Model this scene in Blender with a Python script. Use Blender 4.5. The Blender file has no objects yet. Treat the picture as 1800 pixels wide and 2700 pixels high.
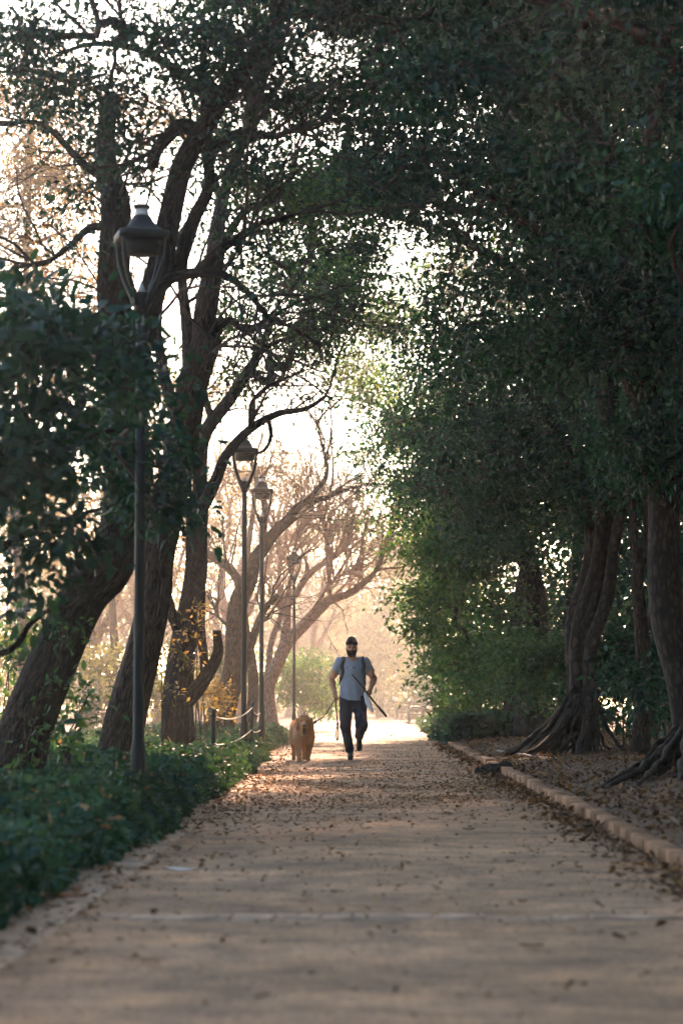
import bpy, math, random, time
import numpy as np
from mathutils import Vector, Matrix, Euler
T0 = time.time()
R = math.radians
S = bpy.context.scene
COL = S.collection

# ------------------------------------------------------------------ camera
F = 85.0 / 36.0 * 2700.0            # focal length in photograph pixels
CAMZ = 0.87
PITCH = math.atan(500.0 / F)
YAW = math.atan(68.0 / F)
cam_d = bpy.data.cameras.new("camera")
cam = bpy.data.objects.new("camera", cam_d)
COL.objects.link(cam)
cam.location = (0, 0, CAMZ)
cam.rotation_euler = (math.pi / 2 + PITCH, 0, YAW)
cam_d.lens = 85
cam_d.sensor_width = 36
cam_d.sensor_fit = 'AUTO'
cam_d.clip_start = 0.1
cam_d.clip_end = 2000
cam_d.dof.use_dof = True
cam_d.dof.focus_distance = 34.0
cam_d.dof.aperture_fstop = 3.0
S.camera = cam
CR = np.array(Euler(cam.rotation_euler).to_matrix())

# ------------------------------------------------------------------ light
SUN_EL, SUN_AZ = 24.0, 5.0          # degrees above the horizon, degrees right of the path's direction
world = bpy.data.worlds.new("World")
S.world = world
world.use_nodes = True
wn, wl = world.node_tree.nodes, world.node_tree.links
bg = wn.get("Background") or wn.new("ShaderNodeBackground")
wo = wn.get("World Output") or wn.new("ShaderNodeOutputWorld")
wl.new(bg.outputs[0], wo.inputs[0])
sky = wn.new("ShaderNodeTexSky")
sky.sky_type = 'NISHITA'
sky.sun_disc = False
sky.sun_elevation = R(SUN_EL)
sky.sun_rotation = R(SUN_AZ)
sky.air_density = 1.0
sky.dust_density = 1.0
sky.ozone_density = 1.0
wl.new(sky.outputs[0], bg.inputs[0])
bg.inputs[1].default_value = 0.085
sun_d = bpy.data.lights.new("sun", 'SUN')
sun_d.energy = 4.6
sun_d.angle = R(0.5)
sun_d.color = (1.0, 0.66, 0.45)
sun = bpy.data.objects.new("sun", sun_d)
COL.objects.link(sun)
sdir = Vector((math.sin(R(SUN_AZ)) * math.cos(R(SUN_EL)), math.cos(R(SUN_AZ)) * math.cos(R(SUN_EL)), math.sin(R(SUN_EL))))
sun.rotation_euler = sdir.to_track_quat('Z', 'Y').to_euler()
sun.location = (0, 0, 40)

S.render.engine = 'CYCLES'
S.view_settings.view_transform = 'Standard'
S.view_settings.look = 'None'
S.view_settings.gamma = 1.0
S.view_settings.use_curve_mapping = False
S.view_settings.exposure = 2.75
cy = S.cycles
cy.max_bounces = 7
cy.diffuse_bounces = 3
cy.glossy_bounces = 2
cy.transmission_bounces = 4
cy.transparent_max_bounces = 6
cy.volume_bounces = 0
cy.sample_clamp_indirect = 6.0
cy.use_adaptive_sampling = True
cy.adaptive_threshold = 0.02
cy.use_denoising = True
try:
    cy.denoiser = 'OPENIMAGEDENOISE'
    cy.denoising_input_passes = 'RGB_ALBEDO_NORMAL'
except Exception:
    pass
cy.caustics_reflective = False
cy.caustics_refractive = False

# ------------------------------------------------------------------ helpers
def P(x, y, d):
    """photograph pixel and metres ahead -> point in the place"""
    v = CR @ np.array([(x - 900.0) / F, (1350.0 - y) / F, -1.0])
    v = v * (d / v[1])
    return np.array([v[0], v[1], v[2] + CAMZ])

def GP(x, y, z=0.0):
    """where the ray of a pixel meets the level z"""
    v = CR @ np.array([(x - 900.0) / F, (1350.0 - y) / F, -1.0])
    return np.array([0, 0, CAMZ]) + v * ((z - CAMZ) / v[2])

def mesh_np(name, V, faces, mat=None, parent=None, smooth=False, uv=None, mats=None, loc=None):
    """faces: list of int arrays (n,k). V (n,3). One mesh object."""
    V = np.asarray(V, dtype=np.float64)
    if loc is not None:
        V = V - np.asarray(loc)
    me = bpy.data.meshes.new(name)
    faces = [np.asarray(f, dtype=np.int32) for f in faces if len(f)]
    nl = sum(f.size for f in faces)
    nf = sum(len(f) for f in faces)
    me.vertices.add(len(V))
    me.vertices.foreach_set("co", V.astype(np.float32).ravel())
    me.loops.add(nl)
    me.polygons.add(nf)
    li = np.concatenate([f.ravel() for f in faces]) if faces else np.zeros(0, np.int32)
    tot = np.concatenate([np.full(len(f), f.shape[1], np.int32) for f in faces]) if faces else np.zeros(0, np.int32)
    st = np.concatenate([[0], np.cumsum(tot)[:-1]]).astype(np.int32) if len(tot) else tot
    me.loops.foreach_set("vertex_index", li)
    me.polygons.foreach_set("loop_start", st)
    if smooth:
        me.polygons.foreach_set("use_smooth", np.ones(nf, bool))
    if uv is not None:
        l = me.uv_layers.new(name="UVMap")
        l.data.foreach_set("uv", np.asarray(uv, np.float32)[li].ravel())
    me.update(calc_edges=True)
    o = bpy.data.objects.new(name, me)
    COL.objects.link(o)
    if mat is not None:
        me.materials.append(mat)
    if parent is not None:
        o.parent = parent
    if loc is not None and parent is None:
        o.location = loc
    return o

def tag(o, label=None, cat=None, group=None, kind=None):
    if label: o['label'] = label
    if cat: o['category'] = cat
    if group: o['group'] = group
    if kind: o['kind'] = kind
    return o

def empty(name, loc, label, cat, group=None, rz=0.0):
    o = bpy.data.objects.new(name, None)
    COL.objects.link(o)
    o.location = loc
    o.rotation_euler = (0, 0, rz)
    o.empty_display_size = 0.2
    return tag(o, label, cat, group)

def copy_tree(o, parent=None):
    c = o.copy()
    COL.objects.link(c)
    c.parent = parent
    for ch in list(o.children):
        copy_tree(ch, c)
    return c

class MB:
    """collects verts and faces"""
    def __init__(s):
        s.V = []; s.Q = []; s.T = []; s.n = 0; s.UV = []
    def add(s, V, Q=None, T=None, uv=None):
        V = np.asarray(V, float)
        if Q is not None and len(Q): s.Q.append(np.asarray(Q, np.int64) + s.n)
        if T is not None and len(T): s.T.append(np.asarray(T, np.int64) + s.n)
        s.V.append(V); s.n += len(V)
        s.UV.append(np.zeros((len(V), 2)) if uv is None else np.asarray(uv, float))
    def box(s, c, half, M=None):
        v = np.array([[i, j, k] for i in (-1, 1) for j in (-1, 1) for k in (-1, 1)], float) * np.asarray(half)
        if M is not None: v = v @ np.asarray(M).T
        s.add(v + np.asarray(c), [[0, 1, 3, 2], [4, 6, 7, 5], [0, 4, 5, 1], [2, 3, 7, 6], [0, 2, 6, 4], [1, 5, 7, 3]])
    def tube(s, pts, rad, n=8, cap=True, **kw):
        V, Q, T, uv = tube(pts, rad, n, cap, **kw)
        s.add(V, Q, T, uv)
    def lathe(s, prof, n=20, c=(0, 0, 0), square=None):
        """prof: list of (r, z). square: list of 0..1 per ring, how square the ring is"""
        a = np.linspace(0, 2 * math.pi, n, endpoint=False) + math.pi / n
        V = []
        for i, (r, z) in enumerate(prof):
            q = 0 if square is None else square[i]
            m = np.maximum(np.abs(np.cos(a)), np.abs(np.sin(a)))
            rr = r * ((1 - q) + q / m)
            V.append(np.stack([rr * np.cos(a), rr * np.sin(a), np.full(n, z)], 1))
        V = np.concatenate(V) + np.asarray(c)
        Q = []
        for i in range(len(prof) - 1):
            for j in range(n):
                Q.append([i * n + j, i * n + (j + 1) % n, (i + 1) * n + (j + 1) % n, (i + 1) * n + j])
        s.add(V, Q)
        for k, rev in ((0, True), (len(prof) - 1, False)):
            ring = [k * n + j for j in range(n)]
            cz = len(V)
            b = s.n - len(V)
            s.add([[c[0], c[1], c[2] + prof[k][1]]])
            ci = s.n - 1
            t = [[b + ring[j], b + ring[(j + 1) % n], ci] if not rev else [b + ring[(j + 1) % n], b + ring[j], ci] for j in range(n)]
            s.T.append(np.array(t))
    def build(s, name, mat=None, parent=None, smooth=False, loc=None, uv=False):
        V = np.concatenate(s.V)
        fs = []
        if s.Q: fs.append(np.concatenate(s.Q))
        if s.T: fs.append(np.concatenate(s.T))
        return mesh_np(name, V, fs, mat, parent, smooth, uv=np.concatenate(s.UV) if uv else None, loc=loc)

def catmull(pts, k):
    pts = np.asarray(pts, float)
    if len(pts) < 3:
        t = np.linspace(0, 1, k + 1)[:, None]
        return pts[0] * (1 - t) + pts[-1] * t
    p = np.concatenate([[2 * pts[0] - pts[1]], pts, [2 * pts[-1] - pts[-2]]])
    out = []
    for i in range(1, len(p) - 2):
        a, b, c, d = p[i - 1], p[i], p[i + 1], p[i + 2]
        for t in np.linspace(0, 1, k, endpoint=False):
            out.append(0.5 * (2 * b + (c - a) * t + (2 * a - 5 * b + 4 * c - d) * t * t + (3 * b - a - 3 * c + d) * t ** 3))
    out.append(p[-2])
    return np.array(out)

def tube(pts, rad, n=8, cap=True, ridge=0.0, nr=9, seed=0, flat=None):
    pts = np.asarray(pts, float)
    m = len(pts)
    rad = np.broadcast_to(np.asarray(rad, float), (m,)).copy()
    tg = np.gradient(pts, axis=0)
    tg /= np.linalg.norm(tg, axis=1)[:, None] + 1e-12
    u = np.cross(tg[0], [0.13, 0.9, 0.2]); u /= np.linalg.norm(u)
    a = np.linspace(0, 2 * math.pi, n, endpoint=False)
    V = np.zeros((m, n, 3)); UV = np.zeros((m, n, 2))
    L = np.concatenate([[0], np.cumsum(np.linalg.norm(np.diff(pts, axis=0), axis=1))])
    rg = np.random.default_rng(seed)
    ph = rg.uniform(0, 6.28, 6)
    for i in range(m):
        u = u - tg[i] * np.dot(u, tg[i]); u /= np.linalg.norm(u) + 1e-12
        w = np.cross(tg[i], u)
        r = np.full(n, rad[i])
        if ridge:
            l = L[i]
            r = r * (1 + ridge * (np.sin(nr * a + ph[0] + 1.3 * math.sin(1.7 * l + ph[1])) * 0.6 + np.sin(2 * a + ph[2] + 0.9 * l) * 0.9 + np.sin(3 * a + ph[3] - 1.6 * l) * 0.7 + 0.5 * math.sin(2.3 * l + ph[4])))
        if flat is None:
            V[i] = pts[i] + np.outer(r * np.cos(a), u) + np.outer(r * np.sin(a), w)
        else:
            V[i] = pts[i] + np.outer(r * np.cos(a), u) + np.outer(r * flat * np.sin(a), w)
        UV[i, :, 0] = np.abs((a / math.pi) - 1.0) * math.pi * max(rad[0], 0.02)
        UV[i, :, 1] = L[i]
    idx = np.arange(m * n).reshape(m, n)
    q = np.stack([idx[:-1], np.roll(idx, -1, 1)[:-1], np.roll(idx, -1, 1)[1:], idx[1:]], -1).reshape(-1, 4)
    V = V.reshape(-1, 3); UV = UV.reshape(-1, 2)
    T = np.zeros((0, 3), int)
    if cap:
        c0, c1 = len(V), len(V) + 1
        V = np.concatenate([V, pts[:1], pts[-1:]])
        UV = np.concatenate([UV, UV[:1], UV[-1:]])
        j = np.arange(n); k = (j + 1) % n
        T = np.concatenate([np.stack([k, j, np.full(n, c0)], 1), np.stack([idx[-1][j], idx[-1][k], np.full(n, c1)], 1)])
    return V, q, T, UV

def fbm(x, y, seed=0, octs=4, sc=1.0):
    r = np.random.default_rng(seed)
    out = 0; amp = 1; tot = 0
    for o in range(octs):
        for _ in range(3):
            a = r.uniform(0, 6.28); k = sc * (2 ** o) * r.uniform(0.7, 1.3)
            out = out + amp * np.sin(k * (x * math.cos(a) + y * math.sin(a)) + r.uniform(0, 6.28)); tot += amp
        amp *= 0.55
    return out / tot * 1.8

# ------------------------------------------------------------------ materials
def new_mat(name):
    m = bpy.data.materials.new(name)
    m.use_nodes = True
    nt = m.node_tree
    b = nt.nodes.get("Principled BSDF")
    return m, nt, b

def ramp(nt, fac, stops):
    r = nt.nodes.new("ShaderNodeValToRGB")
    e = r.color_ramp.elements
    e[0].position, e[0].color = stops[0][0], (*stops[0][1], 1)
    e[1].position, e[1].color = stops[-1][0], (*stops[-1][1], 1)
    for p, c in stops[1:-1]:
        x = e.new(p); x.color = (*c, 1)
    nt.links.new(fac, r.inputs[0])
    return r.outputs[0]

def noise(nt, scale, detail=4, vec=None, rough=0.55, coord='Object', mapscale=None):
    tc = nt.nodes.new("ShaderNodeTexCoord")
    v = tc.outputs[coord]
    if mapscale is not None:
        mp = nt.nodes.new("ShaderNodeMapping")
        mp.inputs['Scale'].default_value = mapscale
        nt.links.new(v, mp.inputs[0]); v = mp.outputs[0]
    n = nt.nodes.new("ShaderNodeTexNoise")
    n.inputs['Scale'].default_value = scale
    n.inputs['Detail'].default_value = detail
    n.inputs['Roughness'].default_value = rough
    nt.links.new(v, n.inputs['Vector'])
    return n.outputs['Fac'], v

def bump(nt, b, h, strength=0.5, dist=0.02):
    n = nt.nodes.new("ShaderNodeBump")
    n.inputs['Strength'].default_value = strength
    n.inputs['Distance'].default_value = dist
    nt.links.new(h, n.inputs['Height'])
    nt.links.new(n.outputs[0], b.inputs['Normal'])

def simple(name, col, rough=0.6, var=0.25, scale=8, bmp=0.2, bd=0.004, spec=0.4, metal=0.0, mapscale=None):
    m, nt, b = new_mat(name)
    f, _ = noise(nt, scale, 5, mapscale=mapscale)
    c = np.array(col)
    nt.links.new(ramp(nt, f, [(0.3, tuple(c * (1 - var))), (0.7, tuple(np.minimum(c * (1 + var), 1)))]), b.inputs['Base Color'])
    b.inputs['Roughness'].default_value = rough
    b.inputs['Specular IOR Level'].default_value = spec
    b.inputs['Metallic'].default_value = metal
    if bmp: bump(nt, b, f, bmp, bd)
    return m

def leaf_mat(name, cols, trans=0.35, tcol=None, rough=0.45, spec=0.35):
    m, nt, b = new_mat(name)
    g = nt.nodes.new("ShaderNodeNewGeometry")
    n = len(cols)
    c = ramp(nt, g.outputs['Random Per Island'], [(i / (n - 1), cols[i]) for i in range(n)])
    f, _ = noise(nt, 0.9, 3)
    k = ramp(nt, f, [(0.32, (0.55, 0.60, 0.62)), (0.5, (1, 1, 1)), (0.70, (1.75, 1.55, 1.15))])
    mm = nt.nodes.new("ShaderNodeMixRGB"); mm.blend_type = 'MULTIPLY'; mm.inputs[0].default_value = 1
    nt.links.new(c, mm.inputs[1]); nt.links.new(k, mm.inputs[2]); c = mm.outputs[0]
    nt.links.new(c, b.inputs['Base Color'])
    b.inputs['Roughness'].default_value = rough
    b.inputs['Specular IOR Level'].default_value = spec
    t = nt.nodes.new("ShaderNodeBsdfTranslucent")
    if tcol is None:
        hs = nt.nodes.new("ShaderNodeMixRGB"); hs.blend_type = 'MULTIPLY'; hs.inputs[0].default_value = 1
        nt.links.new(c, hs.inputs[1]); hs.inputs[2].default_value = (2.4, 2.0, 0.8, 1)
        nt.links.new(hs.outputs[0], t.inputs[0])
    else:
        t.inputs[0].default_value = (*tcol, 1)
    mx = nt.nodes.new("ShaderNodeMixShader")
    mx.inputs[0].default_value = trans
    nt.links.new(b.outputs[0], mx.inputs[1]); nt.links.new(t.outputs[0], mx.inputs[2])
    out = nt.nodes.get("Material Output")
    nt.links.new(mx.outputs[0], out.inputs[0])
    return m

def bark_mat(name, dark, light, scale=9.0, depth=0.03, ms=(3.2, 0.75, 1)):
    m, nt, b = new_mat(name)
    f, v = noise(nt, scale, 6, coord='UV', mapscale=ms, rough=0.62)
    vo = nt.nodes.new("ShaderNodeTexVoronoi"); vo.feature = 'DISTANCE_TO_EDGE'
    vo.inputs['Scale'].default_value = scale * 1.4
    mixv = nt.nodes.new("ShaderNodeMixRGB"); mixv.inputs[0].default_value = 0.12
    nt.links.new(v, mixv.inputs[1])
    nz = nt.nodes.new("ShaderNodeTexNoise"); nz.inputs['Scale'].default_value = scale * 2
    nt.links.new(v, nz.inputs['Vector']); nt.links.new(nz.outputs['Color'], mixv.inputs[2])
    nt.links.new(mixv.outputs[0], vo.inputs['Vector'])
    mt = nt.nodes.new("ShaderNodeMath"); mt.operation = 'MULTIPLY_ADD'
    nt.links.new(vo.outputs['Distance'], mt.inputs[0]); mt.inputs[1].default_value = 1.6
    nt.links.new(f, mt.inputs[2])
    c = ramp(nt, mt.outputs[0], [(0.50, dark), (0.74, tuple(np.array(dark) * .55 + np.array(light) * .45)), (1.0, tuple(np.array(light) * 1.25))])
    nt.links.new(c, b.inputs['Base Color'])
    b.inputs['Roughness'].default_value = 0.9
    b.inputs['Specular IOR Level'].default_value = 0.2
    bump(nt, b, mt.outputs[0], 1.0, depth)
    return m

M = {}
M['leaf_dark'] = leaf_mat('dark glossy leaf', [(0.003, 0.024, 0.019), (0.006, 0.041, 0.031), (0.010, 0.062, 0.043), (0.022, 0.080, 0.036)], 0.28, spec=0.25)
M['leaf_mid'] = leaf_mat('green leaf', [(0.016, 0.060, 0.030), (0.028, 0.092, 0.040), (0.044, 0.118, 0.048), (0.085, 0.125, 0.04)], 0.42, spec=0.25)
M['leaf_gold'] = leaf_mat('autumn leaf', [(0.10, 0.075, 0.045), (0.15, 0.105, 0.05), (0.09, 0.10, 0.05), (0.20, 0.125, 0.05)], 0.4)
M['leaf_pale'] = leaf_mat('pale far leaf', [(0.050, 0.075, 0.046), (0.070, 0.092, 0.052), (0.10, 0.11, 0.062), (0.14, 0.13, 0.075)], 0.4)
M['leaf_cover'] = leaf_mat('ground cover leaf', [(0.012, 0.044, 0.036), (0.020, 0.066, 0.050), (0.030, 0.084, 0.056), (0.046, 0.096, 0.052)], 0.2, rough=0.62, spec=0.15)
M['litter'] = leaf_mat('dead leaf', [(0.045, 0.024, 0.012), (0.095, 0.050, 0.022), (0.16, 0.082, 0.034), (0.24, 0.130, 0.052)], 0.1, rough=0.7, spec=0.2)
M['litter_light'] = leaf_mat('dry light leaf', [(0.20, 0.115, 0.06), (0.30, 0.19, 0.11), (0.26, 0.13, 0.05), (0.36, 0.25, 0.17)], 0.1, rough=0.7, spec=0.2)
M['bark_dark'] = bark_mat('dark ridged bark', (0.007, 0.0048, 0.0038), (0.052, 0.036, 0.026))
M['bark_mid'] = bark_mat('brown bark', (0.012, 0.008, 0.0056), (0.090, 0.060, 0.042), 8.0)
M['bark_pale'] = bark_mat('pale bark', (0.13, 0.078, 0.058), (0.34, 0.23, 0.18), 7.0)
M['bark_smooth'] = bark_mat('smooth fig bark', (0.014, 0.011, 0.009), (0.050, 0.037, 0.028), 4.5, 0.004, (1.6, 1.1, 1))
M['twig'] = simple('twig bark', (0.05, 0.035, 0.027), 0.9, 0.3, 14, 0)
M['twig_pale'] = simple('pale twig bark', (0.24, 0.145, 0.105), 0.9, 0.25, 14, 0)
M['lamp'] = simple('dark green lamp paint', (0.006, 0.010, 0.010), 0.5, 0.2, 20, 0.1, 0.002, 0.25)
M['lamp_light'] = simple('pale lamp metal', (0.62, 0.58, 0.52), 0.35, 0.08, 20, 0, spec=0.5)
M['post'] = simple('dark green post paint', (0.006, 0.020, 0.020), 0.5, 0.25, 18, 0.15, 0.002)
M['rope'] = simple('pale rope', (0.42, 0.42, 0.34), 0.8, 0.2, 60, 0.3, 0.002)

def asphalt():
    m, nt, b = new_mat('worn asphalt')
    f1, v = noise(nt, 0.55, 5)
    f2, _ = noise(nt, 38, 4, rough=0.75)
    f3, _ = noise(nt, 3.4, 7, rough=0.74)
    c1 = ramp(nt, f1, [(0.30, (0.315, 0.186, 0.100)), (0.5, (0.43, 0.256, 0.138)), (0.72, (0.59, 0.352, 0.195))])
    c2 = ramp(nt, f2, [(0.34, (0.40, 0.38, 0.36)), (0.52, (1, 1, 1)), (0.68, (1.35, 1.3, 1.25))])
    f4, _ = noise(nt, 1.5, 5, rough=0.7)
    c4 = ramp(nt, f4, [(0.36, (0.70, 0.72, 0.76)), (0.5, (1, 1, 1)), (0.63, (1.22, 1.16, 1.1))])
    c3 = ramp(nt, f3, [(0.34, (0.52, 0.52, 0.52)), (0.52, (1, 1, 1)), (0.66, (1.35, 1.25, 1.12))])
    mx = nt.nodes.new("ShaderNodeMixRGB"); mx.blend_type = 'MULTIPLY'; mx.inputs[0].default_value = 0.85
    nt.links.new(c1, mx.inputs[1]); nt.links.new(c2, mx.inputs[2])
    mx2 = nt.nodes.new("ShaderNodeMixRGB"); mx2.blend_type = 'MULTIPLY'; mx2.inputs[0].default_value = 0.9
    nt.links.new(mx.outputs[0], mx2.inputs[1]); nt.links.new(c3, mx2.inputs[2])
    mx3 = nt.nodes.new("ShaderNodeMixRGB"); mx3.blend_type = 'MULTIPLY'; mx3.inputs[0].default_value = 1
    nt.links.new(mx2.outputs[0], mx3.inputs[1]); nt.links.new(c4, mx3.inputs[2])
    nt.links.new(mx3.outputs[0], b.inputs['Base Color'])
    b.inputs['Roughness'].default_value = 0.93
    b.inputs['Specular IOR Level'].default_value = 0.2
    bump(nt, b, f2, 0.6, 0.006)
    return m
M['asphalt'] = asphalt()
M['concrete'] = simple('worn pale concrete', (0.44, 0.285, 0.178), 0.92, 0.5, 7, 0.5, 0.006, 0.2)
M['kerb'] = simple('sandstone kerb', (0.29, 0.150, 0.076), 0.9, 0.5, 5, 0.5, 0.006, 0.2)
def soil():
    m, nt, b = new_mat('dry soil')
    f1, _ = noise(nt, 0.7, 5)
    f2, _ = noise(nt, 16, 6, rough=0.7)
    c1 = ramp(nt, f1, [(0.3, (0.15, 0.10, 0.07)), (0.7, (0.27, 0.18, 0.12))])
    c2 = ramp(nt, f2, [(0.3, (0.45, 0.42, 0.4)), (0.7, (1.2, 1.15, 1.1))])
    mx = nt.nodes.new("ShaderNodeMixRGB"); mx.blend_type = 'MULTIPLY'; mx.inputs[0].default_value = 0.9
    nt.links.new(c1, mx.inputs[1]); nt.links.new(c2, mx.inputs[2])
    nt.links.new(mx.outputs[0], b.inputs['Base Color'])
    b.inputs['Roughness'].default_value = 0.95
    b.inputs['Specular IOR Level'].default_value = 0.15
    bump(nt, b, f2, 0.8, 0.02)
    return m
M['soil'] = soil()

# ------------------------------------------------------------------ ground, path, kerb
def left_edge(d):
    d = np.asarray(d, float)
    return -1.38 - 0.38 * np.clip((d - 28) / 16, 0, 1) - 0.9 * np.clip((d - 80) / 80, 0, 1.5) ** 2
def right_edge(d):
    d = np.asarray(d, float)
    return 1.60 - 1.35 * np.clip((d - 92) / 60, 0, 2.2) ** 2
def gheight(x, y):
    x = np.asarray(x, float); y = np.asarray(y, float)
    re, le = right_edge(y), left_edge(y)
    on = np.where((x > le - 0.05) & (x < re + 0.10), -0.05, 0.0)
    hr = np.clip((x - re - 0.1) / 3.0, 0, 1)
    near = np.clip((62 - y) / 12, 0, 1)
    right = (0.065 + 0.17 * hr) * near + 0.035 * fbm(x, y, 3, 4, 1.1) * np.clip((x - re - 0.2) / 0.6, 0, 1)
    lf = np.clip((le - x) / 1.5, 0, 1)
    left = -0.03 + 0.05 * fbm(x, y, 5, 4, 0.7) * lf
    h = np.where(x > re + 0.10, right, np.where(x < le - 0.05, left, on))
    return h

def build_ground():
    xs = np.unique(np.concatenate([[-250, -180, -130, -90, -60, -45, -35], np.arange(-28, -8, 1.0), np.arange(-8, -2, 0.35), np.arange(-2, 6, 0.085), np.arange(6, 12, 0.5), np.arange(12, 30, 1.5), [32, 40, 55, 80, 120, 180, 250]]))
    ys = np.unique(np.concatenate([[-200, -120, -60, -30, -15, -8, -3, 0], np.arange(2, 60, 0.33), np.arange(60, 120, 1.2), np.arange(120, 170, 3), [175, 185, 200, 230, 270, 300]]))
    X, Y = np.meshgrid(xs, ys)
    Z = gheight(X, Y)
    V = np.stack([X, Y, Z], -1).reshape(-1, 3)
    n = len(xs); m = len(ys)
    i = np.arange(m * n).reshape(m, n)
    Q = np.stack([i[:-1, :-1], i[:-1, 1:], i[1:, 1:], i[1:, :-1]], -1).reshape(-1, 4)
    o = mesh_np('ground', V, [Q], M['soil'], smooth=True)
    tag(o, 'brown earth under trees on both sides of path', kind='structure')
    return o
build_ground()

def build_path():
    ys = np.concatenate([np.arange(-10, 60, 0.25), np.arange(60, 190, 1.0)])
    nx = 26
    t = np.linspace(0, 1, nx)
    le, re = left_edge(ys) - 0.16, right_edge(ys) - 0.02
    X = le[:, None] + (re - le)[:, None] * t
    Y = np.repeat(ys[:, None], nx, 1)
    Z = 0.006 * fbm(X, Y, 11, 4, 1.6)
    V = np.stack([X, Y, Z], -1).reshape(-1, 3)
    i = np.arange(len(ys) * nx).reshape(len(ys), nx)
    Q = np.stack([i[:-1, :-1], i[:-1, 1:], i[1:, 1:], i[1:, :-1]], -1).reshape(-1, 4)
    o = mesh_np('path', V, [Q], M['asphalt'], smooth=True)
    tag(o, 'worn brown asphalt path scattered with fallen leaves', kind='structure')
    return o
path = build_path()
rng = np.random.default_rng(7)
def slab(name, x0, x1, y0, y1, z0, z1, mat, parent, tilt=0.0, bev=0.012):
    """worn block: box with a bevelled, slightly uneven top"""
    r = rng
    b = bev
    top = z1 + r.normal(0, tilt, 4)
    c = [(x0, y0), (x1, y0), (x1, y1), (x0, y1)]
    s = [(1, 1), (-1, 1), (-1, -1), (1, -1)]
    V = [(x, y, z0) for x, y in c] + [(x, y, top[k] - b) for k, (x, y) in enumerate(c)] + [(x + b * s[k][0], y + b * s[k][1], top[k]) for k, (x, y) in enumerate(c)]
    Q = [[3, 2, 1, 0]]
    for k in range(4):
        j = (k + 1) % 4
        Q += [[k, j, 4 + j, 4 + k], [4 + k, 4 + j, 8 + j, 8 + k]]
    Q.append([8, 9, 10, 11])
    return mesh_np(name, V, [np.array(Q)], mat, parent)
y = 4.0
while y < 34:
    L = rng.uniform(0.8, 1.3)
    xe = -1.18 + rng.normal(0, 0.006)
    slab('edging_slab', xe - 0.30, xe, y + 0.008, y + L - 0.008, -0.04, 0.012 + rng.normal(0, 0.002), M['concrete'], path, 0.002, 0.006)
    y += L
for yy, w, x0, x1 in ((9.75, 0.20, -1.1, 1.55), (18.9, 0.16, -1.15, 1.5), (30.6, 0.45, -0.7, 0.35), (29.3, 0.3, -0.1, 0.9), (47, 0.3, -1.6, 1.4)):
    x = x0
    while x < x1:
        L = rng.uniform(0.12, 0.5)
        if rng.uniform() < 0.22: x += L; continue
        slab('concrete_strip', x, min(x + L - 0.012, x1), yy + rng.normal(0, 0.03), yy + w + rng.normal(0, 0.03), -0.04, 0.007 + rng.normal(0, 0.0015), M['concrete'], path, 0.0015, 0.006)
        x += L
kerb = empty('kerb', (1.6, 5, 0), 'low sandstone kerb of uneven blocks along right edge of path', 'kerb')
kerb['kind'] = 'structure'
y = 6.0
while y < 50:
    L = rng.uniform(0.55, 1.15)
    o_ = rng.normal(0, 0.007)
    b = slab('kerb_stone', o_, 0.115 + o_, y + 0.010 - 5, y + L - 0.016 - 5, -0.06, 0.082 + rng.normal(0, 0.006), M['kerb'], kerb, 0.005, 0.007)
    y += L

# ------------------------------------------------------------------ leaves
def leaf_verts(C, size, rng, out=None, droop=0.3, aspect=0.5, hi=False, upness=0.9):
    """C (N,3) leaf bases. returns V, F for folded leaves"""
    N = len(C)
    d = rng.normal(0, 1, (N, 3))
    if out is not None: d += out * 1.0
    d[:, 2] -= droop
    d /= np.linalg.norm(d, axis=1)[:, None] + 1e-9
    nrm = rng.normal(0, 1, (N, 3)) * 0.75 + np.array([0, 0, upness])
    nrm -= d * np.sum(nrm * d, 1)[:, None]
    nrm /= np.linalg.norm(nrm, axis=1)[:, None] + 1e-9
    s = np.cross(d, nrm)
    L = (size * rng.uniform(0.65, 1.3, N))[:, None]
    W = L * aspect * 0.5
    fold = W * 0.35
    if not hi:
        v0 = C; v2 = C + d * L - nrm * L * 0.08
        mid = C + d * L * 0.45
        v1 = mid + s * W + nrm * fold
        v3 = mid - s * W + nrm * fold
        V = np.stack([v0, v1, v2, v3], 1).reshape(-1, 3)
        b = np.arange(N)[:, None] * 4
        return V, np.concatenate([b + [0, 1, 2], b + [0, 2, 3]])
    a1 = C + d * L * 0.3; a2 = C + d * L * 0.68 - nrm * L * 0.03
    V = np.stack([C, a1 + s * W * 0.9 + nrm * fold, a2 + s * W * 0.75 + nrm * fold * 0.6, C + d * L - nrm * L * 0.14,
                  a2 - s * W * 0.75 + nrm * fold * 0.6, a1 - s * W * 0.9 + nrm * fold, a1, a2], 1).reshape(-1, 3)
    b = np.arange(N)[:, None] * 8
    f3 = np.concatenate([b + [0, 1, 6], b + [0, 6, 5], b + [2, 3, 7], b + [3, 4, 7]])
    f4 = np.concatenate([b + [1, 2, 7, 6], b + [6, 7, 4, 5]])
    return V, f3, f4

LEAFCOUNT = [0]

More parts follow.
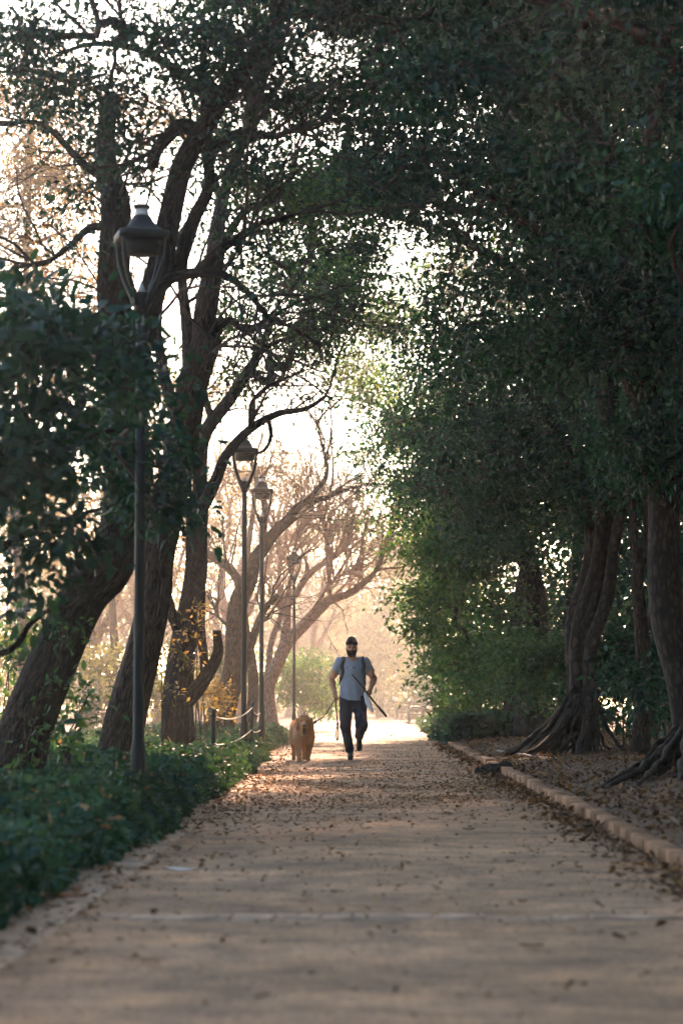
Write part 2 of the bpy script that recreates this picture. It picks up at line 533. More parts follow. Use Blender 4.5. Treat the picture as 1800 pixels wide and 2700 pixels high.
def ell_clumps(e, leaf, rng, per=40):
    """e=(x,y,d,rx,ry,rd,cover). returns clump centres (world) and spread"""
    x, y, d, rx, ry, rd, cov = e
    px = F / d
    area = math.pi * rx * ry
    la = 0.6 * 0.5 * leaf * leaf * 0.5 * px * px
    n = int(cov * area / la)
    k = max(3, int(n / per))
    nb = max(2, k // 14)
    u = rng.normal(0, 1, (nb, 3)); u /= np.linalg.norm(u, axis=1)[:, None]
    r = rng.uniform(0, 1, nb) ** (1 / 2.4)
    bo = u * r[:, None]
    p = bo[rng.integers(0, nb, k)]
    # boughs: flat, slightly drooping sprays
    m = 1.0 / px
    jx, jd = rng.normal(0, 0.55, k), rng.normal(0, 0.55, k)
    jy = rng.normal(0, 0.16, k) + 0.16 * (jx ** 2 + jd ** 2)
    q = np.minimum(1.0, 0.5 * min(rx, ry) * m / 0.6)
    xs = x + p[:, 0] * rx + jx * px * q; ys = y + p[:, 1] * ry + jy * px * q; ds = d + p[:, 2] * rd + jd * min(q, rd)
    return np.array([P(a, b, max(c_, 3)) for a, b, c_ in zip(xs, ys, ds)])

def attach(nodes, clumps, rng, wob=0.12, maxseg=9):
    """joins each clump to the nearest limb or twig. returns list of polylines with counts"""
    P_ = [tuple(n) for n in nodes]
    par = [-1] * len(P_)
    cnt = [0] * len(P_)
    A = np.zeros((len(P_) + len(clumps) * maxseg + 8, 3)); A[:len(P_)] = nodes
    n = len(P_)
    limb_n = n
    d0 = np.array([np.min(np.sum((np.asarray(nodes) - c) ** 2, 1)) for c in clumps]) if len(clumps) else np.zeros(0)
    chains = []
    for ci in np.argsort(d0):
        c = clumps[ci]
        dd = np.sum((A[:n] - c) ** 2, 1)
        j = int(np.argmin(dd))
        L = math.sqrt(dd[j])
        k = int(min(maxseg, max(2, L / 0.4)))
        a = A[j].copy()
        off = rng.normal(0, wob * L, 3); off[2] += 0.08 * L
        idx = [j]
        for t in range(1, k + 1):
            f = t / k
            p = a * (1 - f) + c * f + off * math.sin(math.pi * f) * 0.6 + rng.normal(0, 0.02, 3)
            A[n] = p; par.append(idx[-1]); cnt.append(0); idx.append(n); n += 1
        chains.append(idx)
        q = idx[-1]
        while q >= 0:
            cnt[q] += 1
            q = par[q]
    return A[:n], chains, np.array(cnt), limb_n

def build_tree(name, label, cat, base, trunk, limbs=(), ells=(), leaf=0.1, leafmat=None, bark='bark_dark', twig='twig', seed=1, group=None,
               spread=0.26, per=40, twig_r=0.005, droop=0.35, sides=20, ridge=0.07, flare=1.5, bare=None, hi=False, n_parts=0, limb_sides=12, crown_name='crown', twigs=True, upness=0.9):
    rng = np.random.default_rng(seed)
    base = np.asarray(base, float)
    root = empty(name, base, label, cat, group)
    nodes = []
    def tub(nm, pts, r0, r1, n, fl):
        p = catmull(pts, 6)
        m = len(p)
        # gentle wandering in depth and across
        w = np.linspace(0, 1, m)
        p = p + np.stack([0.25 * r0 * np.sin(w * 9 + seed), 0.6 * r0 * np.sin(w * 7 + 2 * seed), 0 * w], 1) * np.minimum(1, w * 6)[:, None]
        rr = r0 * (1 - w) + r1 * w
        if fl: rr = rr * (1 + (fl - 1) * np.exp(-np.linalg.norm(p - p[0], axis=1) / 0.35))
        mb = MB(); mb.tube(p, rr, n, True, ridge=ridge, nr=9 if n >= 16 else 5, seed=seed + len(nodes))
        o = mb.build(nm, M[bark], root, True, loc=base, uv=True)
        nodes.append(p)
        return p
    tub('trunk', trunk[0], trunk[1], trunk[2], sides, flare)
    for l in limbs:
        tub('limb', l[0], l[1], l[2], limb_sides, 0)
    N = np.concatenate(nodes)
    cl = [ell_clumps(e, leaf, rng, per) for e in ells]
    if cl:
        C = np.concatenate(cl)
        if twigs:
            A, chains, cnt, ln = attach(N, C, rng)
            mb = MB()
            for idx in chains:
                pts = A[idx]
                r = twig_r * np.sqrt(np.maximum(cnt[idx], 1.0)) * 0.9
                r[0] = r[1] if len(r) > 1 else r[0]
                r = np.minimum(r, max(trunk[2], 0.03))
                mb.tube(pts, r, 4, False)
            tw = mb.build('branches', M[twig], root, True, loc=base)
            tag(tw, kind='stuff')
        k = rng.poisson(per, len(C))
        CC = np.repeat(C, k, 0)
        ctr = C.mean(0)
        offs = rng.normal(0, 1, CC.shape) * np.array([spread, spread, spread * 0.75])
        CC = CC + offs
        outv = offs / (np.linalg.norm(offs, axis=1)[:, None] + 1e-9)
        n_all = len(CC)
        if n_parts:
            # leaves nearest the path side that one can pick apart
            sel = np.argsort(CC[:, 1])[:n_parts]
            mk = np.zeros(n_all, bool); mk[sel] = True
            protos = []
            for i in range(6):
                V, f3, f4 = leaf_verts(np.zeros((1, 3)), leaf * 1.15, rng, None, 0.2, 0.52, True)
                o = mesh_np('leaf', V, [f3, f4], leafmat)
                protos.append(o.data); bpy.data.objects.remove(o)
            for q, s in enumerate(sel):
                o = bpy.data.objects.new('leaf', protos[q % 6])
                COL.objects.link(o); o.parent = root
                o.location = CC[s] - base
                o.rotation_euler = (rng.normal(0, 0.35), rng.normal(0, 0.35), rng.uniform(0, 6.28))
            CC, outv = CC[~mk], outv[~mk]
        r_ = leaf_verts(CC, leaf, rng, outv, droop, 0.5, hi, upness)
        LEAFCOUNT[0] += len(CC)
        o = mesh_np(crown_name, r_[0], list(r_[1:]), leafmat, root, loc=base)
        tag(o, kind='stuff')
    if bare:
        mb = MB()
        r2 = np.random.default_rng(seed + 99)
        def grow(p, d, L, r, dep):
            k = 5
            pts = [p]
            q = d.copy()
            for i in range(k):
                q = q + r2.normal(0, 0.22, 3); q[2] += bare.get('up', 0.03); q /= np.linalg.norm(q)
                pts.append(pts[-1] + q * L / k)
            pts = np.array(pts)
            mb.tube(pts, np.linspace(r, r * 0.45, k + 1), 5 if dep > 1 else 3, False)
            if dep == 0: return
            nb = r2.integers(bare.get('lo', 2), bare.get('hi', 4) + 1)
            for i in range(nb):
                t = r2.integers(1, k + 1)
                ax = r2.normal(0, 1, 3); ax -= q * np.dot(ax, q); ax /= np.linalg.norm(ax)
                nd = (pts[t] - pts[t - 1]); nd /= np.linalg.norm(nd)
                ang = r2.uniform(0.35, 1.0)
                grow(pts[t], nd * math.cos(ang) + ax * math.sin(ang), L * r2.uniform(0.5, 0.8), max(r * (1 - 0.5 * t / k) * 0.6, 0.004), dep - 1)
        for pl in nodes:
            m = len(pl)
            for i in range(bare['n']):
                t = int(m * r2.uniform(bare.get('from', 0.45), 1.0)); t = min(max(t, 1), m - 1)
                if pl[t][2] < bare.get('zmin', 0): continue
                nd = pl[t] - pl[t - 1]; nd /= np.linalg.norm(nd)
                ax = r2.normal(0, 1, 3); ax[2] = abs(ax[2]) * 0.6; ax -= nd * np.dot(ax, nd); ax /= np.linalg.norm(ax)
                ang = r2.uniform(0.4, 1.1)
                grow(pl[t], nd * math.cos(ang) + ax * math.sin(ang), bare['L'] * r2.uniform(0.6, 1.2), bare['r'] * r2.uniform(0.6, 1.2), bare['dep'])
        o = mb.build('branches', M[twig], root, True, loc=base)
        tag(o, kind='stuff')
    return root

def PX(lst, d=None):
    return np.array([P(*(q if len(q) == 3 else (*q, d))) for q in lst])
# ------------------------------------------------------------------ trees
def gy(d, z=0.0):
    return 1850.0 + (CAMZ - z) * F / d
def gbase(x, d):
    """point on the ground seen in column x, d metres ahead"""
    p = P(x, gy(d), d)
    p[2] = float(gheight(p[0], p[1])) - 0.03
    return p
def W(lst, d):
    return PX(lst, d)
def TR(x, d, lst, r0, r1):
    b = gbase(x, d)
    return b, (np.concatenate([[b], W(lst, d)]), r0, r1)

AL = 'trees lining the left side of the path'
AR = 'fig trees lining the right side of the path'
AB = 'hazy trees beyond the end of the path'

# A: big leaning tree, left foreground
b, t = TR(8, 19, [(60, 1980), (123, 1800), (212, 1577), (280, 1490), (335, 1340, 19.3), (352, 1150, 19.6), (337, 950, 19.8)], 0.20, 0.155)
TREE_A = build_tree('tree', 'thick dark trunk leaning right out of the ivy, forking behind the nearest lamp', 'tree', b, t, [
    (W([(337, 955), (308, 760), (294, 560), (288, 440, 21), (300, 260, 22)], 19.8), 0.15, 0.08),
    (W([(345, 990), (390, 830), (425, 717), (448, 574), (476, 430), (528, 344), (574, 275), (631, 212), (680, 160), (760, 20, 21.5)], 19.8), 0.125, 0.06),
    (W([(408, 770), (476, 689), (511, 574), (548, 480), (545, 300), (538, 140)], 20), 0.07, 0.035),
    (W([(400, 770), (451, 734), (523, 718), (594, 730), (666, 781), (720, 850)], 19.6), 0.06, 0.02),
    (W([(523, 718), (566, 672), (609, 638), (652, 609), (695, 589), (770, 565)], 19.6), 0.045, 0.02),
    (W([(296, 600), (240, 600), (180, 650), (110, 700), (40, 690)], 19.8), 0.045, 0.012),
    (W([(292, 480), (210, 420), (110, 330), (10, 330)], 20.6), 0.05, 0.012),
    (W([(528, 344), (470, 330), (425, 380), (405, 440)], 19.8), 0.07, 0.05),
    (W([(574, 275), (480, 190), (360, 130), (240, 120), (120, 160)], 20), 0.05, 0.012),
    (W([(555, 400), (631, 352), (729, 361), (800, 330)], 20), 0.05, 0.02),
], [
    (230, 105, 19.5, 210, 60, 1.2, 3.591), (120, 190, 19.5, 110, 60, 1, 2.835), (330, 230, 20, 230, 70, 1.2, 1.89), (90, 270, 20, 90, 60, 1, 2.268),
    (320, 330, 20, 150, 70, 1, 1.323), (560, 130, 20, 120, 110, 1.3, 3.024), (370, 440, 20, 90, 60, 1, 1.512), (620, 470, 20, 90, 110, 1.2, 1.701),
    (240, 480, 20, 60, 50, 1, 1.701), (150, 610, 20, 80, 60, 1, 0.945), (665, 650, 19.6, 80, 60, 1, 1.701), (600, 300, 20, 80, 60, 1, 1.323),
    (690, 330, 20.5, 90, 120, 1.2, 2.457), (300, -250, 21, 400, 180, 2.5, 2.268), (760, -120, 21, 250, 150, 2, 3.024), (740, 760, 19.6, 50, 70, 0.8, 1.08675)],
    0.064, M['leaf_dark'], 'bark_dark', seed=3, group=AL, spread=0.17, per=34, twig_r=0.0045, sides=28, bare=dict(n=6, L=1.2, r=0.016, dep=2, up=0.02, zmin=3.2))

# B
b, t = TR(318, 24, [(330, 1930), (362, 1750), (395, 1580), (413, 1474), (453, 1340), (485, 1187), (507, 1015), (540, 890)], 0.20, 0.14)
build_tree('tree', 'tall trunk with deep ridged brown bark rising behind the nearest lamp post', 'tree', b, t, [
    (W([(538, 895), (553, 740), (572, 620), (605, 480, 25), (650, 330, 26)], 24), 0.12, 0.05),
    (W([(507, 1015), (491, 880), (487, 760), (468, 620)], 24.3), 0.08, 0.035),
    (W([(532, 905), (600, 845), (650, 870), (705, 840)], 24), 0.05, 0.015),
    (W([(490, 1160), (430, 1000), (420, 880), (390, 780)], 24.2), 0.08, 0.03),
    (W([(560, 700), (640, 560), (720, 520), (800, 430)], 24.5), 0.05, 0.015),
], [(630, 420, 25.5, 130, 110, 2, 1.89), (660, 760, 25, 110, 80, 2, 0.77625), (430, 930, 24.5, 90, 60, 1, 0.698625), (740, 560, 25, 110, 110, 1.5, 2.835), (560, 600, 25, 90, 70, 1.2, 0.756), (640, -150, 27, 350, 200, 3, 2.268)],
    0.068, M['leaf_mid'], 'bark_mid', seed=5, group=AL, spread=0.2, per=34, twig_r=0.005, sides=28, bare=dict(n=6, L=1.2, r=0.018, dep=2, up=0.02, zmin=3.6))

# C
b, t = TR(463, 30, [(470, 1930), (482, 1800), (492, 1660), (503, 1531), (517, 1445), (534, 1330)], 0.195, 0.135)
build_tree('tree', 'dark tree with broken stubs on its trunk, standing between the first lamp and second lamp', 'tree', b, t, [
    (W([(534, 1335), (574, 1256), (603, 1198), (660, 1130), (729, 1089), (804, 1078), (860, 1050)], 30), 0.09, 0.02),
    (W([(522, 1390), (530, 1250), (546, 1147), (603, 1055), (649, 975), (689, 917), (725, 840)], 30.4), 0.105, 0.04),
    (W([(482, 1700), (448, 1590), (441, 1500), (455, 1390), (470, 1300)], 30), 0.075, 0.045),
    (W([(490, 1850), (545, 1792), (568, 1725), (578, 1662)], 29.8), 0.10, 0.05),
    (W([(540, 1780), (533, 1650), (526, 1560), (512, 1480)], 29.8), 0.055, 0.06),
    (W([(660, 1130), (668, 1060), (720, 1010), (790, 985)], 30), 0.04, 0.012),
    (W([(649, 975), (720, 905), (800, 880)], 30.4), 0.045, 0.012),
    (W([(560, 1120), (540, 1020), (560, 930), (590, 860)], 30.4), 0.05, 0.02),
    (W([(704, 1098), (716, 1150), (690, 1190), (640, 1200)], 30), 0.03, 0.012),
], [(720, 1010, 31, 120, 60, 1.6, 0.9315), (800, 900, 31.5, 120, 90, 2, 1.5525), (650, 830, 31, 90, 90, 1.5, 0.77625), (860, 760, 32, 110, 110, 2, 2.01825), (850, 1060, 31, 60, 40, 1, 0.9315), (600, 960, 31, 60, 60, 1, 0.46575)],
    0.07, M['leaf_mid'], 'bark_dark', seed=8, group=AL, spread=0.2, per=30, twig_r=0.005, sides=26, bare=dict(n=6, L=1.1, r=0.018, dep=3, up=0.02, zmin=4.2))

# D
b, t = TR(560, 45, [(576, 1900), (603, 1809), (611, 1733), (616, 1637), (630, 1580), (659, 1534), (676, 1484), (699, 1446), (726, 1400), (768, 1358)], 0.24, 0.09)
build_tree('tree', 'brown tree with arching limb, crossing behind the second lamp and third lamp posts', 'tree', b, t, [
    (W([(766, 1360), (800, 1326), (865, 1312)], 45), 0.08, 0.045),
    (W([(800, 1326), (845, 1280), (862, 1235), (850, 1170), (833, 1110)], 45), 0.05, 0.018),
    (W([(620, 1605), (632, 1560), (605, 1500), (570, 1472), (530, 1452)], 45), 0.11, 0.07),
    (np.concatenate([[gbase(598, 45.5)], W([(612, 1850), (650, 1720), (680, 1650), (705, 1600), (732, 1568)], 45.5)]), 0.12, 0.05),
    (W([(690, 1455), (697, 1350), (680, 1270), (655, 1190)], 45), 0.07, 0.02),
    (W([(612, 1650), (590, 1642), (572, 1620), (567, 1605)], 44.8), 0.04, 0.02),
], [], bark='bark_mid', twig='twig', seed=11, group=AL, sides=24, flare=1.3, bare=dict(n=9, L=1.2, r=0.022, dep=3, up=0.02, min=0.006))

# E bare pinkish tree
b, t = TR(716, 60, [(703, 1815), (726, 1752), (756, 1694), (806, 1645), (852, 1603), (875, 1583), (925, 1564), (959, 1534), (986, 1503), (1013, 1438), (1039, 1384)], 0.19, 0.035)
build_tree('bare_tree', 'leafless pale brown tree fanning to the right behind the farthest lamp', 'tree', b, t, [
    (W([(735, 1740), (752, 1656), (756, 1599), (783, 1564), (817, 1515), (863, 1480), (898, 1453), (921, 1407), (925, 1361)], 60.4), 0.11, 0.045),
    (W([(875, 1583), (866, 1541), (865, 1465), (861, 1407), (848, 1369), (794, 1320)], 60), 0.05, 0.03),
    (W([(704, 1790), (714, 1694), (737, 1637), (760, 1560), (775, 1446), (790, 1340)], 60.6), 0.085, 0.03),
    (W([(756, 1640), (735, 1560), (740, 1460), (720, 1350)], 60.8), 0.06, 0.02),
    (W([(817, 1515), (790, 1420), (800, 1330)], 60.4), 0.04, 0.02),
    (W([(780, 1670), (830, 1600), (880, 1530), (950, 1500)], 59.5), 0.05, 0.02),
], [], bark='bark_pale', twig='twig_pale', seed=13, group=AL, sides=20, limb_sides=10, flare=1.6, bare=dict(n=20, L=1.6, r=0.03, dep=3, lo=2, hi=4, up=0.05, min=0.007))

# bare trees further back on the left
for k, (x, d, lean, seed) in enumerate(((640, 74, -60, 21), (800, 96, 40, 22), (560, 88, 60, 23), (420, 70, -80, 24), (230, 66, 40, 25), (700, 120, 90, 26))):
    s = F / d
    g = gy(d)
    b, t = TR(x, d, [(x + lean * 0.1, g - 1.2 * s), (x + lean * 0.5, g - 2.6 * s), (x + lean, g - 4.5 * s)], 0.17, 0.10)
    build_tree('bare_tree', ['hazy leafless tree left of the farthest lamp', 'faint leafless tree far behind the farthest lamp', 'faint leafless tree behind the arching limb',
               'hazy leafless tree between the ridged trunk and the stubbed trunk', 'hazy leafless tree behind the leaning trunk', 'faintest leafless tree behind the green bush'][k], 'tree', b, t, [
        (W([(x + lean * 0.5, g - 2.5 * s), (x + lean * 0.5 + 0.9 * s, g - 4.4 * s), (x + lean * 0.5 + 1.5 * s, g - 6.6 * s)], d), 0.09, 0.03),
        (W([(x + lean * 0.4, g - 2.2 * s), (x + lean * 0.4 - 0.9 * s, g - 4.2 * s), (x + lean * 0.4 - 1.3 * s, g - 7.0 * s)], d + .5), 0.09, 0.03),
        (W([(x + lean, g - 4.4 * s), (x + lean + 0.3 * s, g - 6.5 * s), (x + lean * 1.2, g - 8.5 * s)], d), 0.09, 0.03)],
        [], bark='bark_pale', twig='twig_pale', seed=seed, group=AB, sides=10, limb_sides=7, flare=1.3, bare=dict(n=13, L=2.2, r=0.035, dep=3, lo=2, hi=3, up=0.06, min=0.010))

# golden trees on the left behind
for k, (x, d, ells, seed) in enumerate((
        (655, 56, [(690, 1230, 56, 110, 80, 3, 0.8), (560, 1250, 56, 90, 70, 3, 0.7), (760, 1180, 57, 90, 60, 3, 0.5), (620, 1380, 56, 110, 60, 2, 0.35)], 31),
        (60, 44, [(60, 280, 44, 160, 200, 3, 1.33), (120, 620, 44, 170, 220, 3, 1.52), (60, 950, 44, 170, 160, 3, 1.33), (260, 860, 44, 140, 160, 3, 1.045), (470, 300, 46, 150, 90, 3, 0.95), (190, 430, 44, 170, 120, 3, 1.14)], 32),
        (300, 62, [(300, 1230, 62, 200, 150, 4, 0.7), (120, 1350, 62, 200, 150, 4, 0.8), (420, 1080, 62, 150, 120, 4, 0.5), (560, 980, 62, 150, 130, 4, 0.45), (300, 1500, 62, 200, 90, 4, 0.5)], 33))):
    s = F / d; g = gy(d)
    top = min(e[1] for e in ells)
    b, t = TR(x, d, [(x + 10, g - 1.5 * s), (x - 10, (g + top) / 2), (x + 20, top + 60)], 0.16, 0.04)
    build_tree('autumn_tree', ['golden leaved tree showing between the second and third lamp heads', 'golden brown tree filling the upper left corner behind the dark trunks', 'thin golden tree low behind the leaning trunk'][k], 'tree', b, t, [],
               ells, 0.085, M['leaf_gold'], 'bark_mid', 'twig_pale', seed=seed, group='autumn trees on the left', spread=0.35, per=26, twig_r=0.006, sides=12)

# L0 : dense dark tree at the left edge, near
b, t = TR(-388, 15.5, [(-350, 1900), (-240, 1560), (-130, 1230), (-90, 900)], 0.16, 0.07)
build_tree('dense_tree', 'dense dark leafy tree reaching in from the left edge before the nearest lamp', 'tree', b, t, [
    (W([(-235, 1540), (0, 1300), (180, 1180), (380, 1110, 16.3)], 15.5), 0.05, 0.012),
    (W([(-130, 1230), (0, 1010), (150, 930), (300, 890, 15.9)], 15.3), 0.05, 0.012),
    (W([(-250, 1600), (-60, 1480), (90, 1400), (300, 1330, 16.4)], 15.6), 0.045, 0.012),
    (W([(-300, 1750), (0, 1725), (75, 1650), (130, 1610), (190, 1600)], 16.5), 0.03, 0.012),
], [(90, 950, 15, 220, 120, 0.8, 3.335), (50, 1150, 15, 220, 150, 0.8, 4.06), (250, 1010, 15.6, 150, 120, 0.7, 2.465), (385, 1130, 18.3, 120, 130, 0.6, 2.32), (330, 1290, 18.4, 140, 110, 0.6, 2.465),
    (120, 1350, 15.5, 190, 100, 0.8, 2.9), (50, 1500, 15.6, 110, 80, 0.8, 1.45), (440, 1000, 16.4, 80, 60, 0.5, 1.45), (10, 830, 15, 110, 60, 0.8, 1.885), (420, 1350, 18.4, 80, 70, 0.5, 1.45), (480, 1220, 18.2, 55, 50, 0.4, 1.3), (300, 880, 16, 110, 50, 0.5, 1.6), (60, 1620, 16.5, 90, 60, 0.6, 0.8)],
    0.105, M['leaf_dark'], 'bark_dark', seed=41, group=AL, spread=0.15, per=20, twig_r=0.003, droop=0.5, hi=True, n_parts=300, upness=0.7)

# right hand figs ------------------------------------------------------------
# R0 near, trunk outside the frame on the right
b, t = TR(2230, 18, [(2200, 1700), (2150, 1200), (2080, 700), (2050, 200)], 0.25, 0.16)
R0 = build_tree('fig_tree', 'nearest dark fig tree with crown hanging over the top right of the path', 'tree', b, t, [
    (W([(2090, 800), (1900, 420), (1750, 130), (1500, 20), (1250, -40)], 18), 0.09, 0.03),
    (W([(2060, 400), (1700, -150), (1200, -250), (800, -200)], 18.5), 0.10, 0.03),
    (W([(2140, 1150), (1900, 900), (1780, 700)], 18), 0.06, 0.02),
], [(1650, 260, 18, 260, 240, 2, 1.716), (1330, 170, 19, 260, 170, 1.6, 1.872), (1040, 130, 19.5, 280, 150, 1.6, 2.028), (760, 100, 20, 170, 110, 1.4, 1.326), (1720, 620, 18, 150, 220, 1.3, 1.716),
    (1300, -350, 19, 600, 300, 3, 2.2), (1900, -300, 18, 350, 400, 2, 2), (700, -300, 20, 350, 220, 2, 1.5), (1950, 600, 17, 160, 500, 2, 1.56)],
    0.085, M['leaf_dark'], 'bark_smooth', seed=51, group=AR, spread=0.15, per=40, twig_r=0.004)
# R2 at the right edge
b, t = TR(1835, 26, [(1822, 1950), (1806, 1800), (1772, 1650), (1752, 1523), (1742, 1396), (1735, 1250), (1690, 1000), (1690, 700)], 0.21, 0.15)
R2 = build_tree('fig_tree', 'smooth curved dark trunk at the right edge beside thick surface roots', 'tree', b, t, [
    (W([(1738, 1330), (1790, 1150), (1850, 900), (1900, 600)], 26), 0.14, 0.06),
    (W([(1735, 1250), (1640, 950), (1520, 720), (1350, 560), (1150, 430)], 26.3), 0.10, 0.03),
    (W([(1690, 720), (1600, 400), (1400, 150), (1100, 50)], 26.5), 0.10, 0.03),
    (W([(1690, 700), (1720, 350), (1760, 50)], 26), 0.12, 0.06),
], [(1560, 640, 26, 270, 260, 1.8, 2.028), (1290, 500, 27, 280, 230, 2, 2.028), (1010, 380, 27, 280, 190, 2.2, 2.184), (1660, 1000, 25.6, 180, 230, 1.2, 2.028), (1400, 880, 27, 240, 220, 1.6, 2.028), (1690, 1230, 25, 130, 100, 0.8, 1.326),
    (1300, -150, 27, 550, 300, 3, 2.2), (830, 250, 28, 170, 150, 2, 1.872), (1900, 700, 26, 200, 600, 2, 1.56)],
    0.09, M['leaf_dark'], 'bark_smooth', seed=52, group=AR, spread=0.17, per=40, twig_r=0.0045, flare=1.6)
# R1 twisted trunk with fan of roots
b, t = TR(1540, 36, [(1537, 1900), (1534, 1826), (1542, 1683), (1562, 1603), (1575, 1523), (1590, 1420), (1620, 1250), (1600, 1000)], 0.165, 0.15)
R1 = build_tree('fig_tree', 'twisted fig trunk of fused strands standing on a wide fan of roots', 'tree', b, t, [
    (W([(1518, 1850), (1520, 1700), (1535, 1600), (1562, 1500), (1582, 1400), (1590, 1300)], 35.7), 0.085, 0.07),
    (W([(1552, 1850), (1560, 1720), (1590, 1610), (1602, 1530), (1622, 1420), (1660, 1250)], 35.6), 0.10, 0.085),
    (W([(1510, 1860), (1509, 1760), (1512, 1640), (1530, 1560), (1548, 1480), (1550, 1380), (1500, 1200), (1420, 1050)], 36.4), 0.095, 0.08),
    (W([(1600, 1050), (1450, 800), (1250, 650), (1000, 560), (820, 540)], 36), 0.10, 0.03),
    (W([(1500, 1200), (1350, 1150), (1250, 1200), (1180, 1280)], 36), 0.06, 0.02),
], [(1360, 1090, 36, 240, 200, 1.8, 2.496), (1460, 1290, 36, 200, 110, 1.6, 2.028), (1210, 1000, 37, 220, 190, 2, 2.028), (1260, 1340, 36, 190, 190, 1.8, 2.184), (960, 540, 37, 230, 140, 2.5, 2.4), (790, 600, 37, 110, 150, 2, 1.7),
    (860, 470, 36.5, 130, 70, 1.5, 1.404), (720, 480, 36, 70, 60, 1.2, 1.4), (880, 690, 37, 120, 80, 1.5, 2.0), (935, 620, 38, 110, 55, 1.5, 2.2), (1010, 770, 40, 60, 55, 1.5, 0.9), (835, 780, 37, 80, 60, 1.2, 1.8), (900, 880, 44, 60, 45, 1.5, 1.1), (770, 700, 36.5, 80, 80, 1.2, 1.8), (960, 830, 37, 80, 40, 1.2, 0.9), (820, 850, 36, 70, 40, 1.0, 1.1), (1150, 730, 37, 180, 110, 2, 0.4), (1200, 100, 37, 450, 250, 4, 1.95), (1620, 1300, 36.5, 130, 130, 1.5, 1.716), (1450, 300, 37, 300, 300, 3, 1.56)],
    0.095, M['leaf_dark'], 'bark_smooth', seed=53, group=AR, spread=0.2, per=40, twig_r=0.005, flare=1.15)
# R3
b, t = TR(1400, 49, [(1402, 1800), (1408, 1640), (1380, 1450), (1340, 1200), (1300, 950)], 0.26, 0.16)
R3 = build_tree('fig_tree', 'green fig tree whose boughs hang low over the right side hedge', 'tree', b, t, [
    (W([(1390, 1500), (1280, 1400), (1180, 1380), (1090, 1400)], 48.5), 0.08, 0.02),
    (W([(1350, 1250), (1220, 1150), (1100, 1100)], 48), 0.09, 0.02),
    (W([(1405, 1650), (1300, 1620), (1180, 1600)], 48), 0.06, 0.02),
    (W([(1310, 1000), (1150, 850), (950, 780), (860, 760)], 49), 0.09, 0.02),
    (np.concatenate([[gbase(1345, 50)], W([(1348, 1800), (1352, 1700), (1380, 1500)], 50)]), 0.13, 0.1),
    (np.concatenate([[gbase(1432, 52)], W([(1432, 1800), (1425, 1650), (1410, 1500)], 52)]), 0.12, 0.1),
], [(1040, 1180, 48, 60, 28, 1, 1.4), (1060, 1270, 48, 50, 22, 1, 1.3), (1030, 1120, 49, 60, 26, 1, 1.3), (1075, 1390, 48, 45, 18, .8, 1.3), (1070, 1450, 48, 40, 16, .8, 1.2), (1095, 1580, 48, 40, 22, .8, 1.4), (900, 960, 48, 60, 40, 1.2, 1.1), (1180, 1150, 47, 180, 170, 2, 2.496), (1200, 1450, 47, 160, 150, 2, 2.496), (1165, 1510, 48, 100, 85, 1.6, 2.028), (1125, 1310, 48, 75, 60, 1.5, 1.716), (1210, 1660, 48, 95, 90, 1.6, 2.184), (1290, 1700, 47, 140, 120, 2, 2.028),
    (960, 880, 49, 130, 110, 2.5, 1.1), (1240, 850, 48, 160, 110, 2.5, 1.2), (1010, 1000, 49, 90, 80, 2, 1.248), (1080, 650, 49, 250, 150, 3, 0.3), (1300, 1250, 48, 200, 250, 2, 1.95)],
    0.115, M['leaf_mid'], 'bark_smooth', seed=54, group=AR, spread=0.21, per=40, twig_r=0.0055)
# R4
b, t = TR(1240, 62, [(1238, 1800), (1215, 1600), (1190, 1400), (1140, 1150)], 0.22, 0.12)
build_tree('fig_tree', 'farthest green fig tree at the bright gap over the path', 'tree', b, t, [
    (W([(1190, 1400), (1090, 1330), (1000, 1370), (930, 1380)], 61), 0.06, 0.012),
    (W([(1150, 1200), (1050, 1100), (930, 1050), (850, 1080)], 62), 0.07, 0.012),
    (W([(1210, 1560), (1130, 1500), (1060, 1480)], 61), 0.05, 0.012),
], [(1100, 1170, 60, 85, 110, 2, 1.716), (1160, 1400, 60, 80, 90, 2, 2.028), (1020, 1070, 60, 70, 60, 2.5, 1), (930, 980, 62, 110, 80, 3, 0.8), (1185, 1740, 58, 80, 60, 2, 2.184), (935, 1240, 60, 50, 60, 2, 0.9), (940, 1375, 60, 45, 30, 1, 0.9),
    (890, 1210, 60, 45, 35, 1.5, 0.7), (1180, 1560, 60, 50, 60, 1.5, 1.404), (1160, 1560, 60, 90, 90, 2, 2.028), (1200, 1250, 61, 120, 200, 2.5, 2.028), (1050, 850, 63, 250, 150, 4, 0.35), (1200, 1650, 59, 60, 60, 2, 1.872)],
    0.12, M['leaf_mid'], 'bark_smooth', seed=55, group=AR, spread=0.23, per=36, twig_r=0.006)
